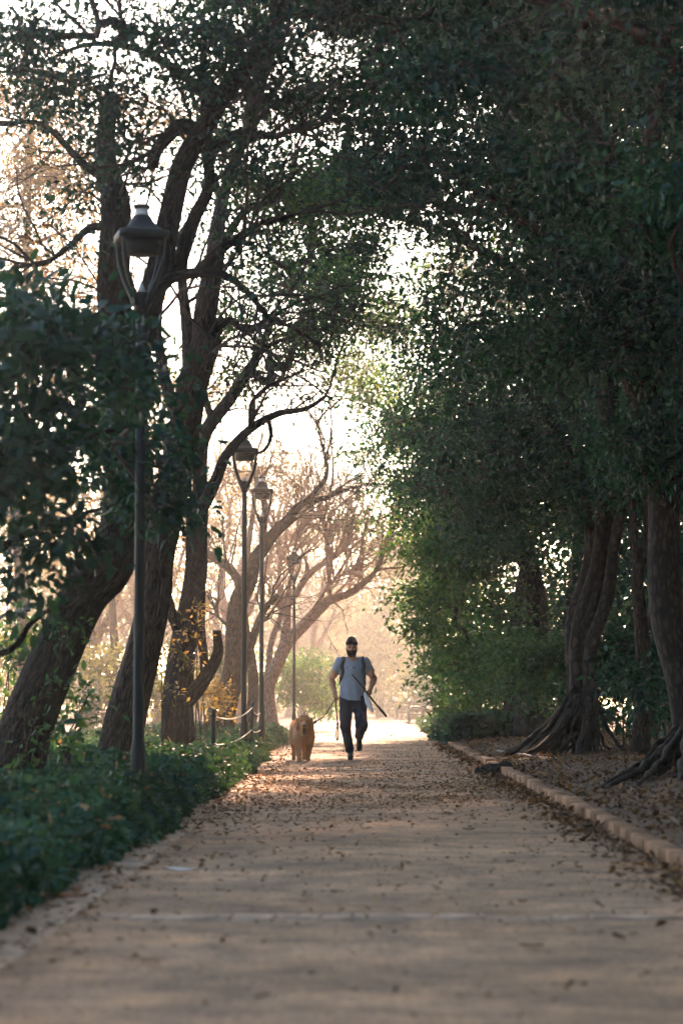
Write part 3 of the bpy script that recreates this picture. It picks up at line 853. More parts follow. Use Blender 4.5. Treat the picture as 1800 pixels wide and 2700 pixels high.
# deep wood behind the figs
for k, (x, d, ells, seed) in enumerate((
        (1730, 44, [(1750, 1500, 44, 220, 250, 3, 2.2), (1760, 1050, 44, 260, 300, 3, 2.2), (1650, 650, 44, 300, 300, 4, 1.8), (1750, 200, 44, 300, 300, 4, 1.6)], 61),
        (1500, 62, [(1480, 1400, 62, 220, 250, 4, 2.4), (1450, 950, 62, 260, 250, 4, 1.8), (1400, 480, 62, 260, 280, 5, 1.2), (1330, 1700, 62, 160, 120, 3, 2.4), (1400, 1560, 64, 140, 130, 3, 2.8), (1520, 1620, 60, 130, 130, 3, 2.6)], 62),
        (1780, 72, [(1650, 1600, 72, 260, 200, 5, 2.2), (1700, 1150, 72, 300, 300, 5, 2.0), (1550, 700, 72, 350, 300, 5, 1.3)], 63))):
    s = F / d; g = gy(d)
    b, t = TR(x, d, [(x - 10, g - 2 * s), (x + 30, g - 5 * s), (x + 10, g - 8 * s)], 0.25, 0.1)
    build_tree('fig_tree', ['shadowed fig tree in the wood behind the right edge trunk', 'shadowed fig tree in the wood behind the twisted trunk', 'deepest shadowed fig tree in the wood on the right'][k], 'tree', b, t, [],
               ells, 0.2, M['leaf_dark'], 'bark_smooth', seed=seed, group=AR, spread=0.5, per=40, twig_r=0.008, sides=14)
b, t = TR(1688, 34, [(1690, 1700), (1682, 1530), (1690, 1470), (1704, 1400), (1720, 1250)], 0.10, 0.07)
build_tree('fig_tree', 'slim reddish trunk between the twisted trunk and the right edge trunk', 'tree', b, t, [(W([(1684, 1520), (1672, 1440), (1668, 1380), (1660, 1280)], 34), 0.06, 0.04)], [(1690, 1250, 34, 90, 60, 1, 1.5)], 0.11, M['leaf_dark'], 'bark_mid', seed=64, group=AR)
b, t = TR(1755, 38, [(1760, 1880), (1768, 1750), (1775, 1600)], 0.075, 0.06)
build_tree('fig_tree', 'thin pale trunk low behind the right edge trunk', 'tree', b, t, [], [(1780, 1560, 38, 80, 60, 1, 1.2)], 0.11, M['leaf_dark'], 'bark_pale', seed=65, group=AR)

# roots of R1 and R2: each root a part of its tree
def roots(tree, x0, x1, y0, d0, tx, ty, td, n, seed, r0=0.05, jit=14):
    r = np.random.default_rng(seed)
    bl = np.array(tree.location)
    for i in range(n):
        f = (i + r.uniform(-.3, .3)) / (n - 1)
        sx = x0[0] + (x0[1] - x0[0]) * f; sy = y0 + r.normal(0, 22)
        ex = x1[0] + (x1[1] - x1[0]) * f + r.normal(0, jit)
        ed = d0 - r.uniform(*td)
        a = P(sx, sy, d0 - 0.1 - 0.25 * r.uniform(0, 1))
        e = gbase(ex, ed)
        pts = []
        k = 9
        for t in range(k + 1):
            u = t / k
            p = a * (1 - u) + e * u
            zz = a[2] * (1 - u) ** 1.7 + (float(gheight(p[0], p[1])) + 0.01) * (1 - (1 - u) ** 1.7)
            p[2] = zz - (0.05 if t == k else 0)
            p += r.normal(0, 0.022, 3) * math.sin(math.pi * u)
            p[2] = max(p[2], float(gheight(p[0], p[1])) - 0.03)
            pts.append(p)
        rr = r0 * r.uniform(0.5, 1.25)
        mb = MB(); mb.tube(catmull(pts, 3), np.linspace(rr, rr * 0.35, 3 * k + 1), 7, True, ridge=0.06, nr=5, seed=i)
        mb.build('root', M['bark_smooth'], tree, True, loc=bl, uv=True)
roots(R1, (1506, 1570), (1300, 1570), 1830, 36, 0, 0, (0.2, 2.6), 30, 71, 0.055)
roots(R1, (1520, 1580), (1420, 1660), 1890, 36, 0, 0, (0.1, 1.6), 14, 72, 0.04)
roots(R2, (1780, 1830), (1560, 1850), 1930, 26, 0, 0, (0.6, 4.0), 16, 73, 0.06)


# unseen upper crowns, added above the frame to shade the path and haze
def shade_crown(tree, ells, seed, mat, leaf=0.2, per=36):
    rg = np.random.default_rng(seed)
    bl = np.array(tree.location)
    C = np.concatenate([ell_clumps(e, leaf, rg, per) for e in ells])
    C = C[C[:, 2] < 24.0]
    CC = np.repeat(C, per, 0); off = rg.normal(0, 0.5, CC.shape); CC = CC + off
    LEAFCOUNT[0] += len(CC)
    V, Fc = leaf_verts(CC, leaf, rg, off, 0.2, 0.5)
    tag(mesh_np('shade_crown', V, [Fc], mat, tree, loc=bl), kind='stuff')
shade_crown(R0, [(1500, -800, 26, 1000, 450, 6, 2.6), (900, -800, 28, 450, 400, 6, 2.2)], 251, M['leaf_dark'])
shade_crown(R1, [(1300, -500, 42, 900, 450, 8, 2.6), (900, -600, 42, 220, 350, 7, 2.0), (1300, -200, 40, 500, 250, 6, 2.2)], 252, M['leaf_dark'])
shade_crown(TREE_A, [(150, -290, 34, 520, 170, 4.5, 2.2), (-300, -350, 30, 350, 250, 5, 2.2)], 254, M['leaf_dark'])
shade_crown(R3, [(1400, -250, 58, 700, 450, 8, 2.4), (1450, 200, 60, 450, 300, 8, 1.8)], 253, M['leaf_dark'])

# wood right of the fig row, extended out of frame to shade the path
wood = [(9.5, 24), (8.5, 36), (10, 48), (9, 60), (11, 72), (16, 30), (16, 44), (17, 58), (17, 72), (22, 38), (23, 54), (24, 68), (23, 84), (17, 86), (14, 16), (29, 62), (30, 78), (11, 30), (13, 38), (13, 54), (20, 22), (7.5, 19), (13, 66), (24, 30)]
wood += [(5.5, -4), (-5.5, -9), (4.5, -18), (-4, -24), (0, -34), (9, -30), (-10, -34), (6, 6), (12, 4), (-12, -16), (0, -48), (14, -14), (-8, -48), (8, -50), (-16, -44), (16, -42), (-20, -28), (-18, -4), (-22, -16), (22, -28), (20, -6)]  # unseen trees added behind and beside the camera to cut sky light
for k, (wx, wy) in enumerate(wood):
    rg = np.random.default_rng(700 + k)
    base = np.array([wx, wy, float(gheight(wx, wy)) - 0.03])
    root = empty('shade_tree', base, 'shadowed evergreen tree deep in the wood right of the fig row' if wy > 10 else 'unseen evergreen tree added behind and beside the camera for shade', 'tree', 'trees in the wood on the right' if wy > 10 else 'unseen trees added for shade')
    mb = MB(); mb.tube(catmull([base, base + [0.2, 0.1, 4], base + [-.2, 0.2, 9], base + [.1, 0, 14]], 4), np.linspace(0.28, 0.08, 13), 10, True, ridge=.06)
    mb.build('trunk', M['bark_smooth'], root, True, loc=base, uv=True)
    n = 250
    u = rg.normal(0, 1, (n, 3)); u /= np.linalg.norm(u, axis=1)[:, None]
    C = base + np.array([0, 0, 10.0]) + u * (rg.uniform(0, 1, n) ** .4)[:, None] * (np.array([4.2, 5.0, 8.5]) if wy > 10 else np.array([5.5, 6.0, 8.0]))
    C = C[(C[:, 2] > 0.8) & ((C[:, 1] < 3) | (C[:, 2] > 3.5) | (C[:, 0] > 3.2))]
    C = C[(np.abs(C[:, 0]) > 1.9) | (C[:, 1] > 3) | (C[:, 1] < -26) | (C[:, 2] > 3.5)]
    C = C[~((C[:, 1] > -1.5) & (C[:, 1] < 15) & (np.abs(C[:, 0]) < 0.5 + 0.16 * np.maximum(C[:, 1], 0) + .8) & (C[:, 2] < 0.9 + 0.30 * np.maximum(C[:, 1], 0) + 1.2))]
    CC = np.repeat(C, 40, 0); off = rg.normal(0, 0.55, CC.shape); CC = CC + off
    LEAFCOUNT[0] += len(CC)
    V, Fc = leaf_verts(CC, 0.36, rg, off, 0.2, 0.5)
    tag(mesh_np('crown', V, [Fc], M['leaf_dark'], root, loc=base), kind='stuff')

# ------------------------------------------------------------------ shrubs and young plants
def shrub(name, label, x, d, ells, leaf, mat, seed, group=None, stems=4, spread=0.18, per=30, twig='twig', cat='shrub', hi=False, droop=0.2):
    s = F / d
    top = min(e[1] for e in ells)
    b, t = TR(x, d, [(x + 4, gy(d) - 0.3 * s), (x - 3, (gy(d) + top) / 2)], 0.02, 0.008)
    rg = np.random.default_rng(seed)
    L = []
    for i in range(stems):
        e = ells[i % len(ells)]
        L.append((np.array([gbase(x + rg.normal(0, 0.05) * s, d), P(x + rg.normal(0, 0.15) * s, gy(d) - 0.4 * s, d), P(e[0], e[1], e[2])]), 0.014, 0.005))
    return build_tree(name, label, cat, b, t, L, ells, leaf, mat, 'bark_mid', twig, seed, group, spread, per, 0.0025, droop, 7, 0, 1.2, limb_sides=5, crown_name='foliage', hi=hi)
UG = 'undergrowth shrubs beneath the fig trees'
shrub('shrub', 'dark glossy shrub between the twisted trunk and the right edge trunk', 1640, 37, [(1640, 1660, 37, 95, 150, 1, 3.0), (1680, 1850, 36.5, 90, 80, 1, 2.2), (1590, 1720, 36.6, 60, 60, .7, 1.6)], 0.12, M['leaf_dark'], 81, UG, hi=True)
shrub('shrub', 'shrub with a few yellow leaves in front of the right edge trunk', 1700, 31, [(1690, 1800, 31, 80, 110, .7, 1.8)], 0.11, M['leaf_dark'], 82, UG)
shrub('shrub', 'low dark shrub behind the fan of roots', 1480, 44, [(1470, 1760, 44, 110, 110, 1.2, 3), (1380, 1740, 44, 80, 110, 1.2, 2.4)], 0.11, M['leaf_mid'], 83, UG)
shrub('shrub', 'leafy shrub under the hanging boughs beside the hedge', 1270, 53, [(1270, 1760, 53, 120, 110, 1.6, 3.2), (1190, 1810, 53, 60, 50, 1.2, 2.6)], 0.11, M['leaf_mid'], 84, UG)
shrub('bush', 'round pale green bush behind the farthest lamp', 800, 72, [(800, 1760, 72, 66, 66, 1.6, 3.4), (770, 1830, 71, 50, 50, 1.2, 3.0), (840, 1820, 72, 46, 60, 1.2, 2.6)], 0.12, M['leaf_mid'], 85, stems=6)
YB = 'autumn saplings among the left trees'
shrub('sapling', 'thin sapling with yellow leaves beside the stubbed trunk', 438, 27.5, [(425, 1720, 27.5, 35, 60, .3, .35), (450, 1820, 27.5, 30, 50, .3, .3), (480, 1650, 27.5, 40, 20, .3, .35)], 0.07, M['leaf_gold'], 86, YB, 3, 0.1, 12, cat='sapling')
shrub('sapling', 'bushy golden sapling right of the stubbed trunk', 545, 35, [(535, 1840, 35, 45, 50, .6, 1.3), (570, 1870, 35, 35, 30, .5, 1.2), (520, 1800, 35, 30, 40, .5, .7)], 0.075, M['leaf_gold'], 87, YB, 4, 0.12, 14, cat='sapling')
shrub('sapling', 'sapling with yellow leaves crossing the stubbed trunk', 500, 28.3, [(500, 1740, 28.3, 45, 25, .3, .55), (520, 1610, 28.3, 25, 12, .2, .4)], 0.06, M['leaf_gold'], 88, YB, 3, 0.08, 12, cat='sapling')
shrub('shrub', 'dark leafy sprig at the foot of the leaning trunk', 170, 20.5, [(235, 1830, 20.5, 30, 40, .3, 1.6), (205, 1890, 20.3, 30, 40, .3, 1.4), (150, 1960, 20, 40, 40, .3, 1.4)], 0.10, M['leaf_mid'], 89, None, 4, 0.08, 14, hi=True)
shrub('shrub', 'shaded green shrub at the left edge behind the leaning trunk', 20, 23, [(25, 1760, 23, 60, 150, .8, 1.5), (70, 1880, 23, 60, 60, .6, 1.0)], 0.10, M['leaf_mid'], 90, None, 4, 0.15, 20)
shrub('creeper', 'small leaved creeper climbing the leaning trunk', 70, 18.6, [(90, 1900, 18.65, 40, 70, .08, .55), (140, 1760, 18.65, 40, 80, .08, .5), (190, 1640, 18.65, 40, 60, .08, .5), (60, 2000, 18.6, 40, 50, .08, .6)], 0.07, M['leaf_mid'], 91, None, 4, 0.07, 10, cat='creeper')
PB = 'pale bushes in the sunlit clearing'
for k, (x, d, ells) in enumerate((
        (280, 52, [(280, 1760, 52, 110, 90, 2, 2.0), (230, 1850, 52, 90, 60, 2, 2.0)]),
        (470, 60, [(440, 1800, 60, 110, 80, 2, 1.8)]),
        (620, 80, [(620, 1800, 80, 110, 70, 3, 2.2)]),
        (80, 60, [(80, 1750, 60, 150, 110, 3, 2.0)]),
        (540, 52, [(540, 1790, 52, 50, 60, 1.2, 1.5)]))):
    shrub('bush', ['sunlit pale bush between the leaning trunk and the ridged trunk', 'pale bush behind the thin yellow sapling', 'hazy bush behind the crossing lamp posts', 'pale bush at the left edge beyond the leaning trunk', 'pale bush right behind the broken stub'][k], x, d, ells, 0.14, M['leaf_pale'], 95 + k, PB, 4, 0.3, 30)

FH = 'hazy thickets closing the far end'
for k, (x, d, ells) in enumerate((
        (900, 165, [(840, 1835, 165, 70, 40, 5, 3.2), (930, 1840, 168, 70, 35, 5, 3.2)]),
        (1010, 170, [(1010, 1840, 172, 70, 36, 5, 3.2)]),
        (1120, 128, [(1110, 1820, 128, 70, 50, 4, 3.2), (1170, 1790, 126, 70, 80, 4, 3.0)]),
        (1290, 100, [(1290, 1790, 100, 130, 90, 5, 3.2), (1420, 1780, 98, 130, 90, 5, 3.2)]),
        (1560, 90, [(1560, 1780, 90, 140, 100, 5, 3.2), (1720, 1780, 88, 140, 110, 5, 3.2)]),
        (700, 150, [(700, 1830, 150, 110, 50, 5, 3.0)]),
        (500, 135, [(500, 1820, 135, 130, 60, 5, 2.8)]),
        (250, 125, [(250, 1815, 125, 150, 65, 5, 2.6), (80, 1810, 120, 150, 70, 5, 2.6)]))):
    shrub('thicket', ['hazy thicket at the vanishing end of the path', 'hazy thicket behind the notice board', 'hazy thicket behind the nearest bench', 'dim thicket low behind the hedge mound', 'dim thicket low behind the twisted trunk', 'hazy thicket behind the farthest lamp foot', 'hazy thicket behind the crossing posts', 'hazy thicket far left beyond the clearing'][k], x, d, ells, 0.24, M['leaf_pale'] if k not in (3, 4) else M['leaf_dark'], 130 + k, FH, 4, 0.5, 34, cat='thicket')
# hazy trees closing the view
for k, (x, d, ells, seed) in enumerate((
        (1000, 135, [(1000, 1640, 135, 120, 130, 6, 2.4), (960, 1780, 133, 90, 70, 5, 2.4), (1040, 1500, 136, 100, 90, 6, 1.8)], 111),
        (900, 150, [(880, 1680, 150, 120, 130, 7, 2.2), (860, 1540, 150, 110, 100, 7, 1.5)], 112),
        (1090, 128, [(1130, 1440, 120, 110, 110, 4, 1.8), (1000, 1400, 124, 110, 70, 4, 1.1), (900, 1420, 126, 90, 50, 4, 0.7), (1090, 1620, 155, 110, 150, 5, 2.4), (1110, 1780, 150, 90, 70, 4, 2.6), (1060, 1450, 155, 90, 90, 5, 1.8)], 113),
        (760, 145, [(740, 1640, 145, 140, 150, 7, 2.0), (760, 1460, 145, 130, 110, 7, 1.3)], 114),
        (520, 120, [(520, 1620, 120, 170, 170, 7, 1.8), (480, 1400, 120, 170, 120, 7, 1.0)], 115),
        (250, 115, [(250, 1620, 115, 200, 170, 7, 1.8), (200, 1380, 115, 200, 140, 7, 1.0)], 116),
        (40, 105, [(40, 1600, 105, 200, 190, 7, 1.8), (0, 1300, 105, 200, 150, 7, 1.0)], 117),
        (930, 178, [(940, 1720, 178, 140, 110, 8, 2.6), (1050, 1740, 178, 120, 100, 8, 2.4), (830, 1740, 178, 120, 90, 8, 2.4)], 119))):
    s = F / d; g = gy(d)
    b, t = TR(x, d, [(x + 5, g - 1.5 * s), (x - 5, g - 4 * s)], 0.2, 0.1)
    build_tree('distant_tree', ['hazy pale green tree above the bench', 'hazy tree seen left of the man', 'hazy tree overhanging the bench from the right', 'hazy tree far behind the farthest lamp', 'hazy tree far behind the arching limb',
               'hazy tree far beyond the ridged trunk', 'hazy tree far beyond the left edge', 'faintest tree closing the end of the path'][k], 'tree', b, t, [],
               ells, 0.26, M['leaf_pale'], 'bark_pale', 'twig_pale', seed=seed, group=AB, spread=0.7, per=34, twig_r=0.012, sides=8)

# ------------------------------------------------------------------ ground cover
def cover(name, label, region, dens, leaf, hfun, mat, seed):
    r = np.random.default_rng(seed)
    Vs, Fs = [], []
    pts = region(r, dens)
    h = hfun(pts[:, 0], pts[:, 1])
    u = 1 - r.uniform(0, 1, len(pts)) ** 2 * 0.75
    z = gheight(pts[:, 0], pts[:, 1]) + h * u
    C = np.stack([pts[:, 0], pts[:, 1], z], 1)
    s = leaf * (0.85 + 0.012 * np.clip(pts[:, 1] - 12, 0, 40))
    # sizes grow a little with distance so that the far cover stays closed
    d = r.normal(0, 1, C.shape); d[:, 2] = d[:, 2] * 0.5 - 0.15
    V, Fc = leaf_verts(C, 1.0, r, d * 0.8, 0.15, 0.78, upness=1.1)
    V = (V.reshape(-1, 4, 3) - C[:, None]) * s[:, None, None] + C[:, None]
    LEAFCOUNT[0] += len(C)
    o = mesh_np(name, V.reshape(-1, 3), [Fc], mat)
    return tag(o, label, 'plants', kind='stuff')
def reg_left(r, dens):
    n = int(dens * 56 * 2.6)
    # more leaves where they are near
    y = 4 + 56 * r.uniform(0, 1, n) ** 1.35
    w = 1.5 + 0.07 * np.clip(y, 0, 40) ** 1.0
    w = np.minimum(w, 3.0)
    x = left_edge(y) + 0.02 - w * r.uniform(0, 1, n) ** 1.1 + 0.10 * fbm(0 * y, y, 31, 4, 2.2)
    return np.stack([x, y], 1)
def h_left(x, y):
    e = np.clip((left_edge(y) + 0.12 - x) / 0.30, 0.1, 1) ** 0.7
    return (0.36 + 0.10 * fbm(x, y, 33, 4, 1.9)) * e * np.clip((62 - y) / 10, 0.4, 1)
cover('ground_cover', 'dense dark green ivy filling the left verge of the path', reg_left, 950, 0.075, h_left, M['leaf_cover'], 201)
def reg_right(r, dens):
    n = int(dens * 24 * 3.6)
    y = r.uniform(48.5, 87, n)
    x = 1.5 + 0.008 * (y - 48.5) + np.abs(r.normal(0, 0.06, n)) + r.uniform(0, 1, n) * (0.3 + np.clip((y - 48.5) * 0.8, 0, 3.6)) + 0.12 * fbm(0 * y, y, 35, 3, 1.5)
    return np.stack([x, y], 1)
def h_right(x, y):
    e = np.clip((x - 1.42) / 0.5, 0.15, 1) ** 0.6
    return (0.46 + 0.13 * fbm(x, y, 37, 4, 1.4)) * e * np.clip(1 - (y - 62) / 60, 0.55, 1)
cover('hedge_cover', 'low bluish green hedge mound on right verge before the bench', reg_right, 800, 0.10, h_right, M['leaf_cover'], 203)

# ------------------------------------------------------------------ leaf litter
def litter(name, label, X, Y, size, mat, seed, parent=None, lift=0.008, flat=0.25):
    r = np.random.default_rng(seed)
    Z = np.where((X > left_edge(Y) - 0.1) & (X < right_edge(Y)), 0.004, gheight(X, Y)) + lift * r.uniform(0.3, 1.6, len(X))
    C = np.stack([X, Y, Z], 1)
    a = r.uniform(0, 6.28, len(X))
    d = np.stack([np.cos(a), np.sin(a), r.normal(0, flat, len(X))], 1)
    n = np.stack([r.normal(0, flat, len(X)), r.normal(0, flat, len(X)), np.ones(len(X))], 1)
    n /= np.linalg.norm(n, axis=1)[:, None]
    s = np.cross(d, n)
    L = (size * r.uniform(0.4, 1.3, len(X)))[:, None]; Wd = L * r.uniform(0.2, 0.38, len(X))[:, None]
    f = L * r.uniform(0.02, 0.22, len(X))[:, None]
    v = np.stack([C, C + d * L * .5 + s * Wd + n * f, C + d * L + n * f * 0.5, C + d * L * .5 - s * Wd + n * f * .8], 1).reshape(-1, 3)
    b = np.arange(len(X))[:, None] * 4
    o = mesh_np(name, v, [np.concatenate([b + [0, 1, 2], b + [0, 2, 3]])], mat)
    if parent is not None: o.parent = parent
    return tag(o, label, None, kind='stuff')
r = np.random.default_rng(301)
n = 3600
Y = np.concatenate([r.uniform(11, 62, n), r.normal(24.5, 3.8, 15000), r.normal(33, 7, 2500)])
X = r.uniform(-1.35, 1.58, len(Y))
keep = (Y > 5) & (r.uniform(0, 1, len(Y)) < np.clip(0.62 + 0.75 * fbm(X, Y, 41, 3, 1.7), 0.04, 1))
X, Y = X[keep], Y[keep]
litter('fallen_leaves', 'dark dead leaf scraps spread across the path', X, Y, 0.036, M['litter'], 302, lift=0.006)
Y = np.concatenate([r.uniform(6, 50, 5600)])
X = np.concatenate([1.58 - np.abs(r.normal(0, 0.16, 4000)), left_edge(Y[4000:]) + np.abs(r.normal(0, 0.18, 1600))])
kp = (X > 0) | (r.uniform(0, 1, len(X)) < 0.6); X, Y = X[kp], Y[kp]
litter('fallen_leaves', 'dead leaves drifted along the kerb and ivy edge', X, Y, 0.055, M['litter'], 303, lift=0.012, flat=0.4)
Y = 7 + 53 * r.uniform(0, 1, 22000) ** 1.2; X = 1.73 + r.uniform(0, 1, len(Y)) ** 1.3 * 4.5
litter('leaf_litter', 'brown leaf litter under the fig trees on the right', X, Y, 0.055, M['litter'], 304, lift=0.02, flat=0.45)
Y = r.uniform(10, 60, 1500); X = 1.73 + r.uniform(0, 1, len(Y)) * 4.0
litter('leaf_litter', 'lighter dry leaves among the litter on the right', X, Y, 0.055, M['litter_light'], 305, lift=0.025, flat=0.4)
Y = r.uniform(25, 70, 3500); X = -3.6 - r.uniform(0, 1, len(Y)) * 6
litter('leaf_litter', 'pale dry leaves on the ground beyond the ivy', X, Y, 0.1, M['litter_light'], 306, lift=0.02)
Y = np.concatenate([r.uniform(9, 60, 900), r.normal(25, 4, 1500), r.uniform(7, 40, 700)])
X = np.concatenate([r.uniform(-1.35, 1.58, 2400), -1.36 + np.abs(r.normal(0, 0.15, 700))])
litter('fallen_leaves', 'lighter tan and rust leaf scraps among the dark ones on the path', X, Y, 0.045, M['litter_light'], 307, lift=0.008, flat=0.35)
Y = r.uniform(5.2, 14, 420); X = r.uniform(-1.35, 1.58, 420)
litter('fallen_leaves', 'tiny dark scraps and grit on the near asphalt', X, Y, 0.028, M['litter'], 308, lift=0.006, flat=0.4)
Y = r.uniform(5.2, 14, 300); X = r.uniform(-1.35, 1.58, 300)
litter('fallen_leaves', 'tiny pale scraps on the near asphalt', X, Y, 0.03, M['litter_light'], 309, lift=0.006, flat=0.4)
# dead and yellow leaves caught in the ivy
Y = 6 + 50 * r.uniform(0, 1, 1500) ** 1.2; X = left_edge(Y) - 0.05 - 2.2 * r.uniform(0, 1, 1500) ** 1.3
C = np.stack([X, Y, gheight(X, Y) + h_left(X, Y) * r.uniform(0.75, 1.05, 1500)], 1)
V, Fc = leaf_verts(C, 0.07, r, None, 0.1, 0.6)
tag(mesh_np('dead_leaves', V, [Fc], M['litter_light']), 'dry and yellow leaves caught in the ivy on the left', 'plants', kind='stuff')
# single leaves on the path
protos = []
for i in range(8):
    rr = np.random.default_rng(400 + i)
    L = 1.0; w = rr.uniform(0.24, 0.36)
    t = np.linspace(0, 1, 6)
    wid = w * np.sin(np.pi * t ** 0.8) + 0.01
    curl = rr.uniform(0.05, 0.22)
    zc = curl * (t - 0.5) ** 2 * 2
    V = np.concatenate([np.stack([t, wid, zc + curl * 0.7], 1), np.stack([t, 0 * t, zc], 1), np.stack([t, -wid, zc + curl * rr.uniform(.3, 1)], 1)])
    V[:, 0] -= 0.5
    Q = [[a * 6 + j, a * 6 + j + 1, (a + 1) * 6 + j + 1, (a + 1) * 6 + j] for a in range(2) for j in range(5)]
    o = mesh_np('fallen_leaf', V, [np.array(Q)], M['litter'] if i < 5 else M['litter_light'], smooth=True)
    protos.append(o.data); bpy.data.objects.remove(o)
for i in range(290):
    yy = 6.5 + 24 * r.uniform() ** 0.8; xx = r.uniform(-1.35, 1.55) if i % 3 else 1.55 - abs(r.normal(0, 0.15))
    o = bpy.data.objects.new('fallen_leaf', protos[int(r.integers(0, 8))])
    COL.objects.link(o); o.parent = path
    s = r.uniform(0.025, 0.06)
    o.scale = (s, s, s); o.location = (xx, yy, 0.012); o.rotation_euler = (r.normal(0, .2), r.normal(0, .2), r.uniform(0, 6.28))
def big_leaf(px, py, length, proto, label, rz, mat=None):
    p = GP(px, py, 0.012)
    me = protos[proto].copy()
    if mat: me.materials.clear(); me.materials.append(mat)
    o = bpy.data.objects.new('fallen_leaf', me); COL.objects.link(o)
    o.location = (p[0], p[1], 0.014); o.scale = (length,) * 3; o.rotation_euler = (0.1, 0.05, rz)
    tag(o, label, 'leaf', 'large fallen leaves on the path')
M['leaf_white'] = simple('bleached leaf', (0.78, 0.66, 0.56), 0.8, 0.12, 12, 0.2)
M['leaf_rust'] = simple('rust leaf', (0.34, 0.13, 0.045), 0.8, 0.2, 12, 0.2)
big_leaf(475, 2297, 0.19, 6, 'bleached white leaf lying on the asphalt on the left', 0.2, M['leaf_white'])
big_leaf(185, 2366, 0.16, 5, 'rust orange leaf at the foot of the ivy on the left', 0.4, M['leaf_rust'])
big_leaf(1234, 2189, 0.10, 1, 'dark curled leaf alone on the right half of the asphalt', 0.5)
big_leaf(395, 2537, 0.09, 6, 'pale tan leaf on the near asphalt towards bottom left', 2.5)
big_leaf(1400, 2497, 0.09, 7, 'narrow pale leaf on the near asphalt at right', 0.3)
big_leaf(992, 2210, 0.06, 5, 'small orange leaf on the asphalt below the man', 1.0, M['leaf_rust'])
big_leaf(572, 2082, 0.13, 5, 'orange brown leaf beside the ivy near the first rope post', 0.9, M['leaf_rust'])
print('leaves', LEAFCOUNT[0], 'time', time.time() - T0)
# ------------------------------------------------------------------ street lamps
def make_lamp(loc, label, rz):
    root = empty('street_lamp', loc, label, 'street lamp', 'street lamps along the left side of the path', rz)
    mb = MB(); mb.lathe([(0.055, -0.05), (0.055, 0.55), (0.050, 0.60), (0.040, 0.64), (0.036, 2.2), (0.034, 3.84)], 16)
    mb.build('pole', M['lamp'], root, True)
    mb = MB(); mb.lathe([(0.036, 3.78), (0.047, 3.79), (0.052, 3.84), (0.054, 3.92), (0.050, 3.93)], 16)
    mb.build('collar', M['lamp'], root, True)
    mb = MB(); mb.lathe([(0.038, 3.93), (0.024, 3.965), (0.004, 4.015)], 14)
    mb.build('cone', M['lamp_light'], root, True)
    for k in range(4):
        a = math.pi / 4 + k * math.pi / 2
        pr = [(0.050, 3.84), (0.095, 3.93), (0.150, 4.03), (0.190, 4.13), (0.212, 4.22), (0.225, 4.325)]
        pts = catmull([(r * math.cos(a), r * math.sin(a), z) for r, z in pr], 4)
        mb = MB(); mb.tube(pts, np.linspace(0.024, 0.014, len(pts)), 8)
        mb.build('arm', M['lamp'], root, True)
    mb = MB(); mb.lathe([(0.118, 4.215), (0.128, 4.222), (0.132, 4.25), (0.138, 4.27), (0.142, 4.318)], 24)
    mb.build('lamp_housing', M['lamp'], root, True)
    mb = MB(); mb.lathe([(0.168, 4.316), (0.186, 4.319), (0.186, 4.372), (0.178, 4.378)], 32, square=[1, 1, 1, 1])
    mb.build('rim', M['lamp'], root, False)
    mb = MB(); mb.lathe([(0.176, 4.379), (0.158, 4.384), (0.132, 4.400), (0.106, 4.426), (0.088, 4.456), (0.074, 4.484), (0.062, 4.505)], 32, square=[1, 0.95, 0.85, 0.7, 0.5, 0.25, 0])
    mb.build('roof', M['lamp'], root, True)
    mb = MB(); mb.lathe([(0.054, 4.506), (0.052, 4.52), (0.048, 4.556)], 20)
    mb.build('neck', M['lamp_light'], root, True)
    mb = MB(); mb.lathe([(0.050, 4.557), (0.061, 4.560), (0.062, 4.578), (0.054, 4.588), (0.02, 4.592)], 20)
    mb.build('finial', M['lamp'], root, True)
    return root
lx = lambda x, d: P(x, 1850, d)[0]
lamp0 = make_lamp((lx(366, 17.66), 17.66, -0.05), 'nearest street lamp, standing in the ivy before the dark leaning tree', R(14))
for x, d, lab, rz in ((643, 33.0, 'second street lamp, behind the rope posts and next to the third', 4), (689, 39.35, 'third street lamp, just right of the second one', 2), (775, 58.0, 'farthest and smallest street lamp, in front of the round bush', 0)):
    o = copy_tree(lamp0)
    o.location = (lx(x, d), d, -0.05); o.rotation_euler = (0, 0, R(rz)); o['label'] = lab

# ------------------------------------------------------------------ rope posts
def make_post(px, d, top, label, tilt):
    x = lx(px, d)
    root = empty('rope_post', (x, d, -0.03), label, 'post', 'rope posts at the ivy edge')
    root.rotation_euler = (0, R(tilt), 0)
    mb = MB(); mb.lathe([(0.026, 0), (0.026, top - 0.02), (0.024, top)], 12)
    mb.build('shaft', M['post'], root, True)
    mb = MB(); mb.lathe([(0.028, top - 0.008), (0.029, top), (0.020, top + 0.012)], 12)
    mb.build('cap', M['post'], root, True)
    for z in (top - 0.06, top - 0.37):
        mb = MB(); mb.lathe([(0.027, z - 0.012), (0.033, z - 0.010), (0.033, z + 0.010), (0.027, z + 0.012)], 12)
        mb.build('ring', M['post'], root, True)
    root['_t'] = top
    return root, np.array([x, d, 0])
posts = [make_post(563, 26.0, 0.81, 'dark green rope post nearest the camera in the ivy', 0), make_post(660, 33.6, 0.88, 'middle rope post leaning slightly, before the second lamp', 2.0), make_post(698, 42.0, 0.86, 'farthest rope post leaning left at the path edge', -2.5)]
for o, _ in posts: del o['_t']
def post_pt(i, z):
    x, d, _ = posts[i][1]; t = (0, 2.0, -2.5)[i]
    return np.array([x + z * math.sin(R(t)), d, z * math.cos(R(t)) - 0.03])
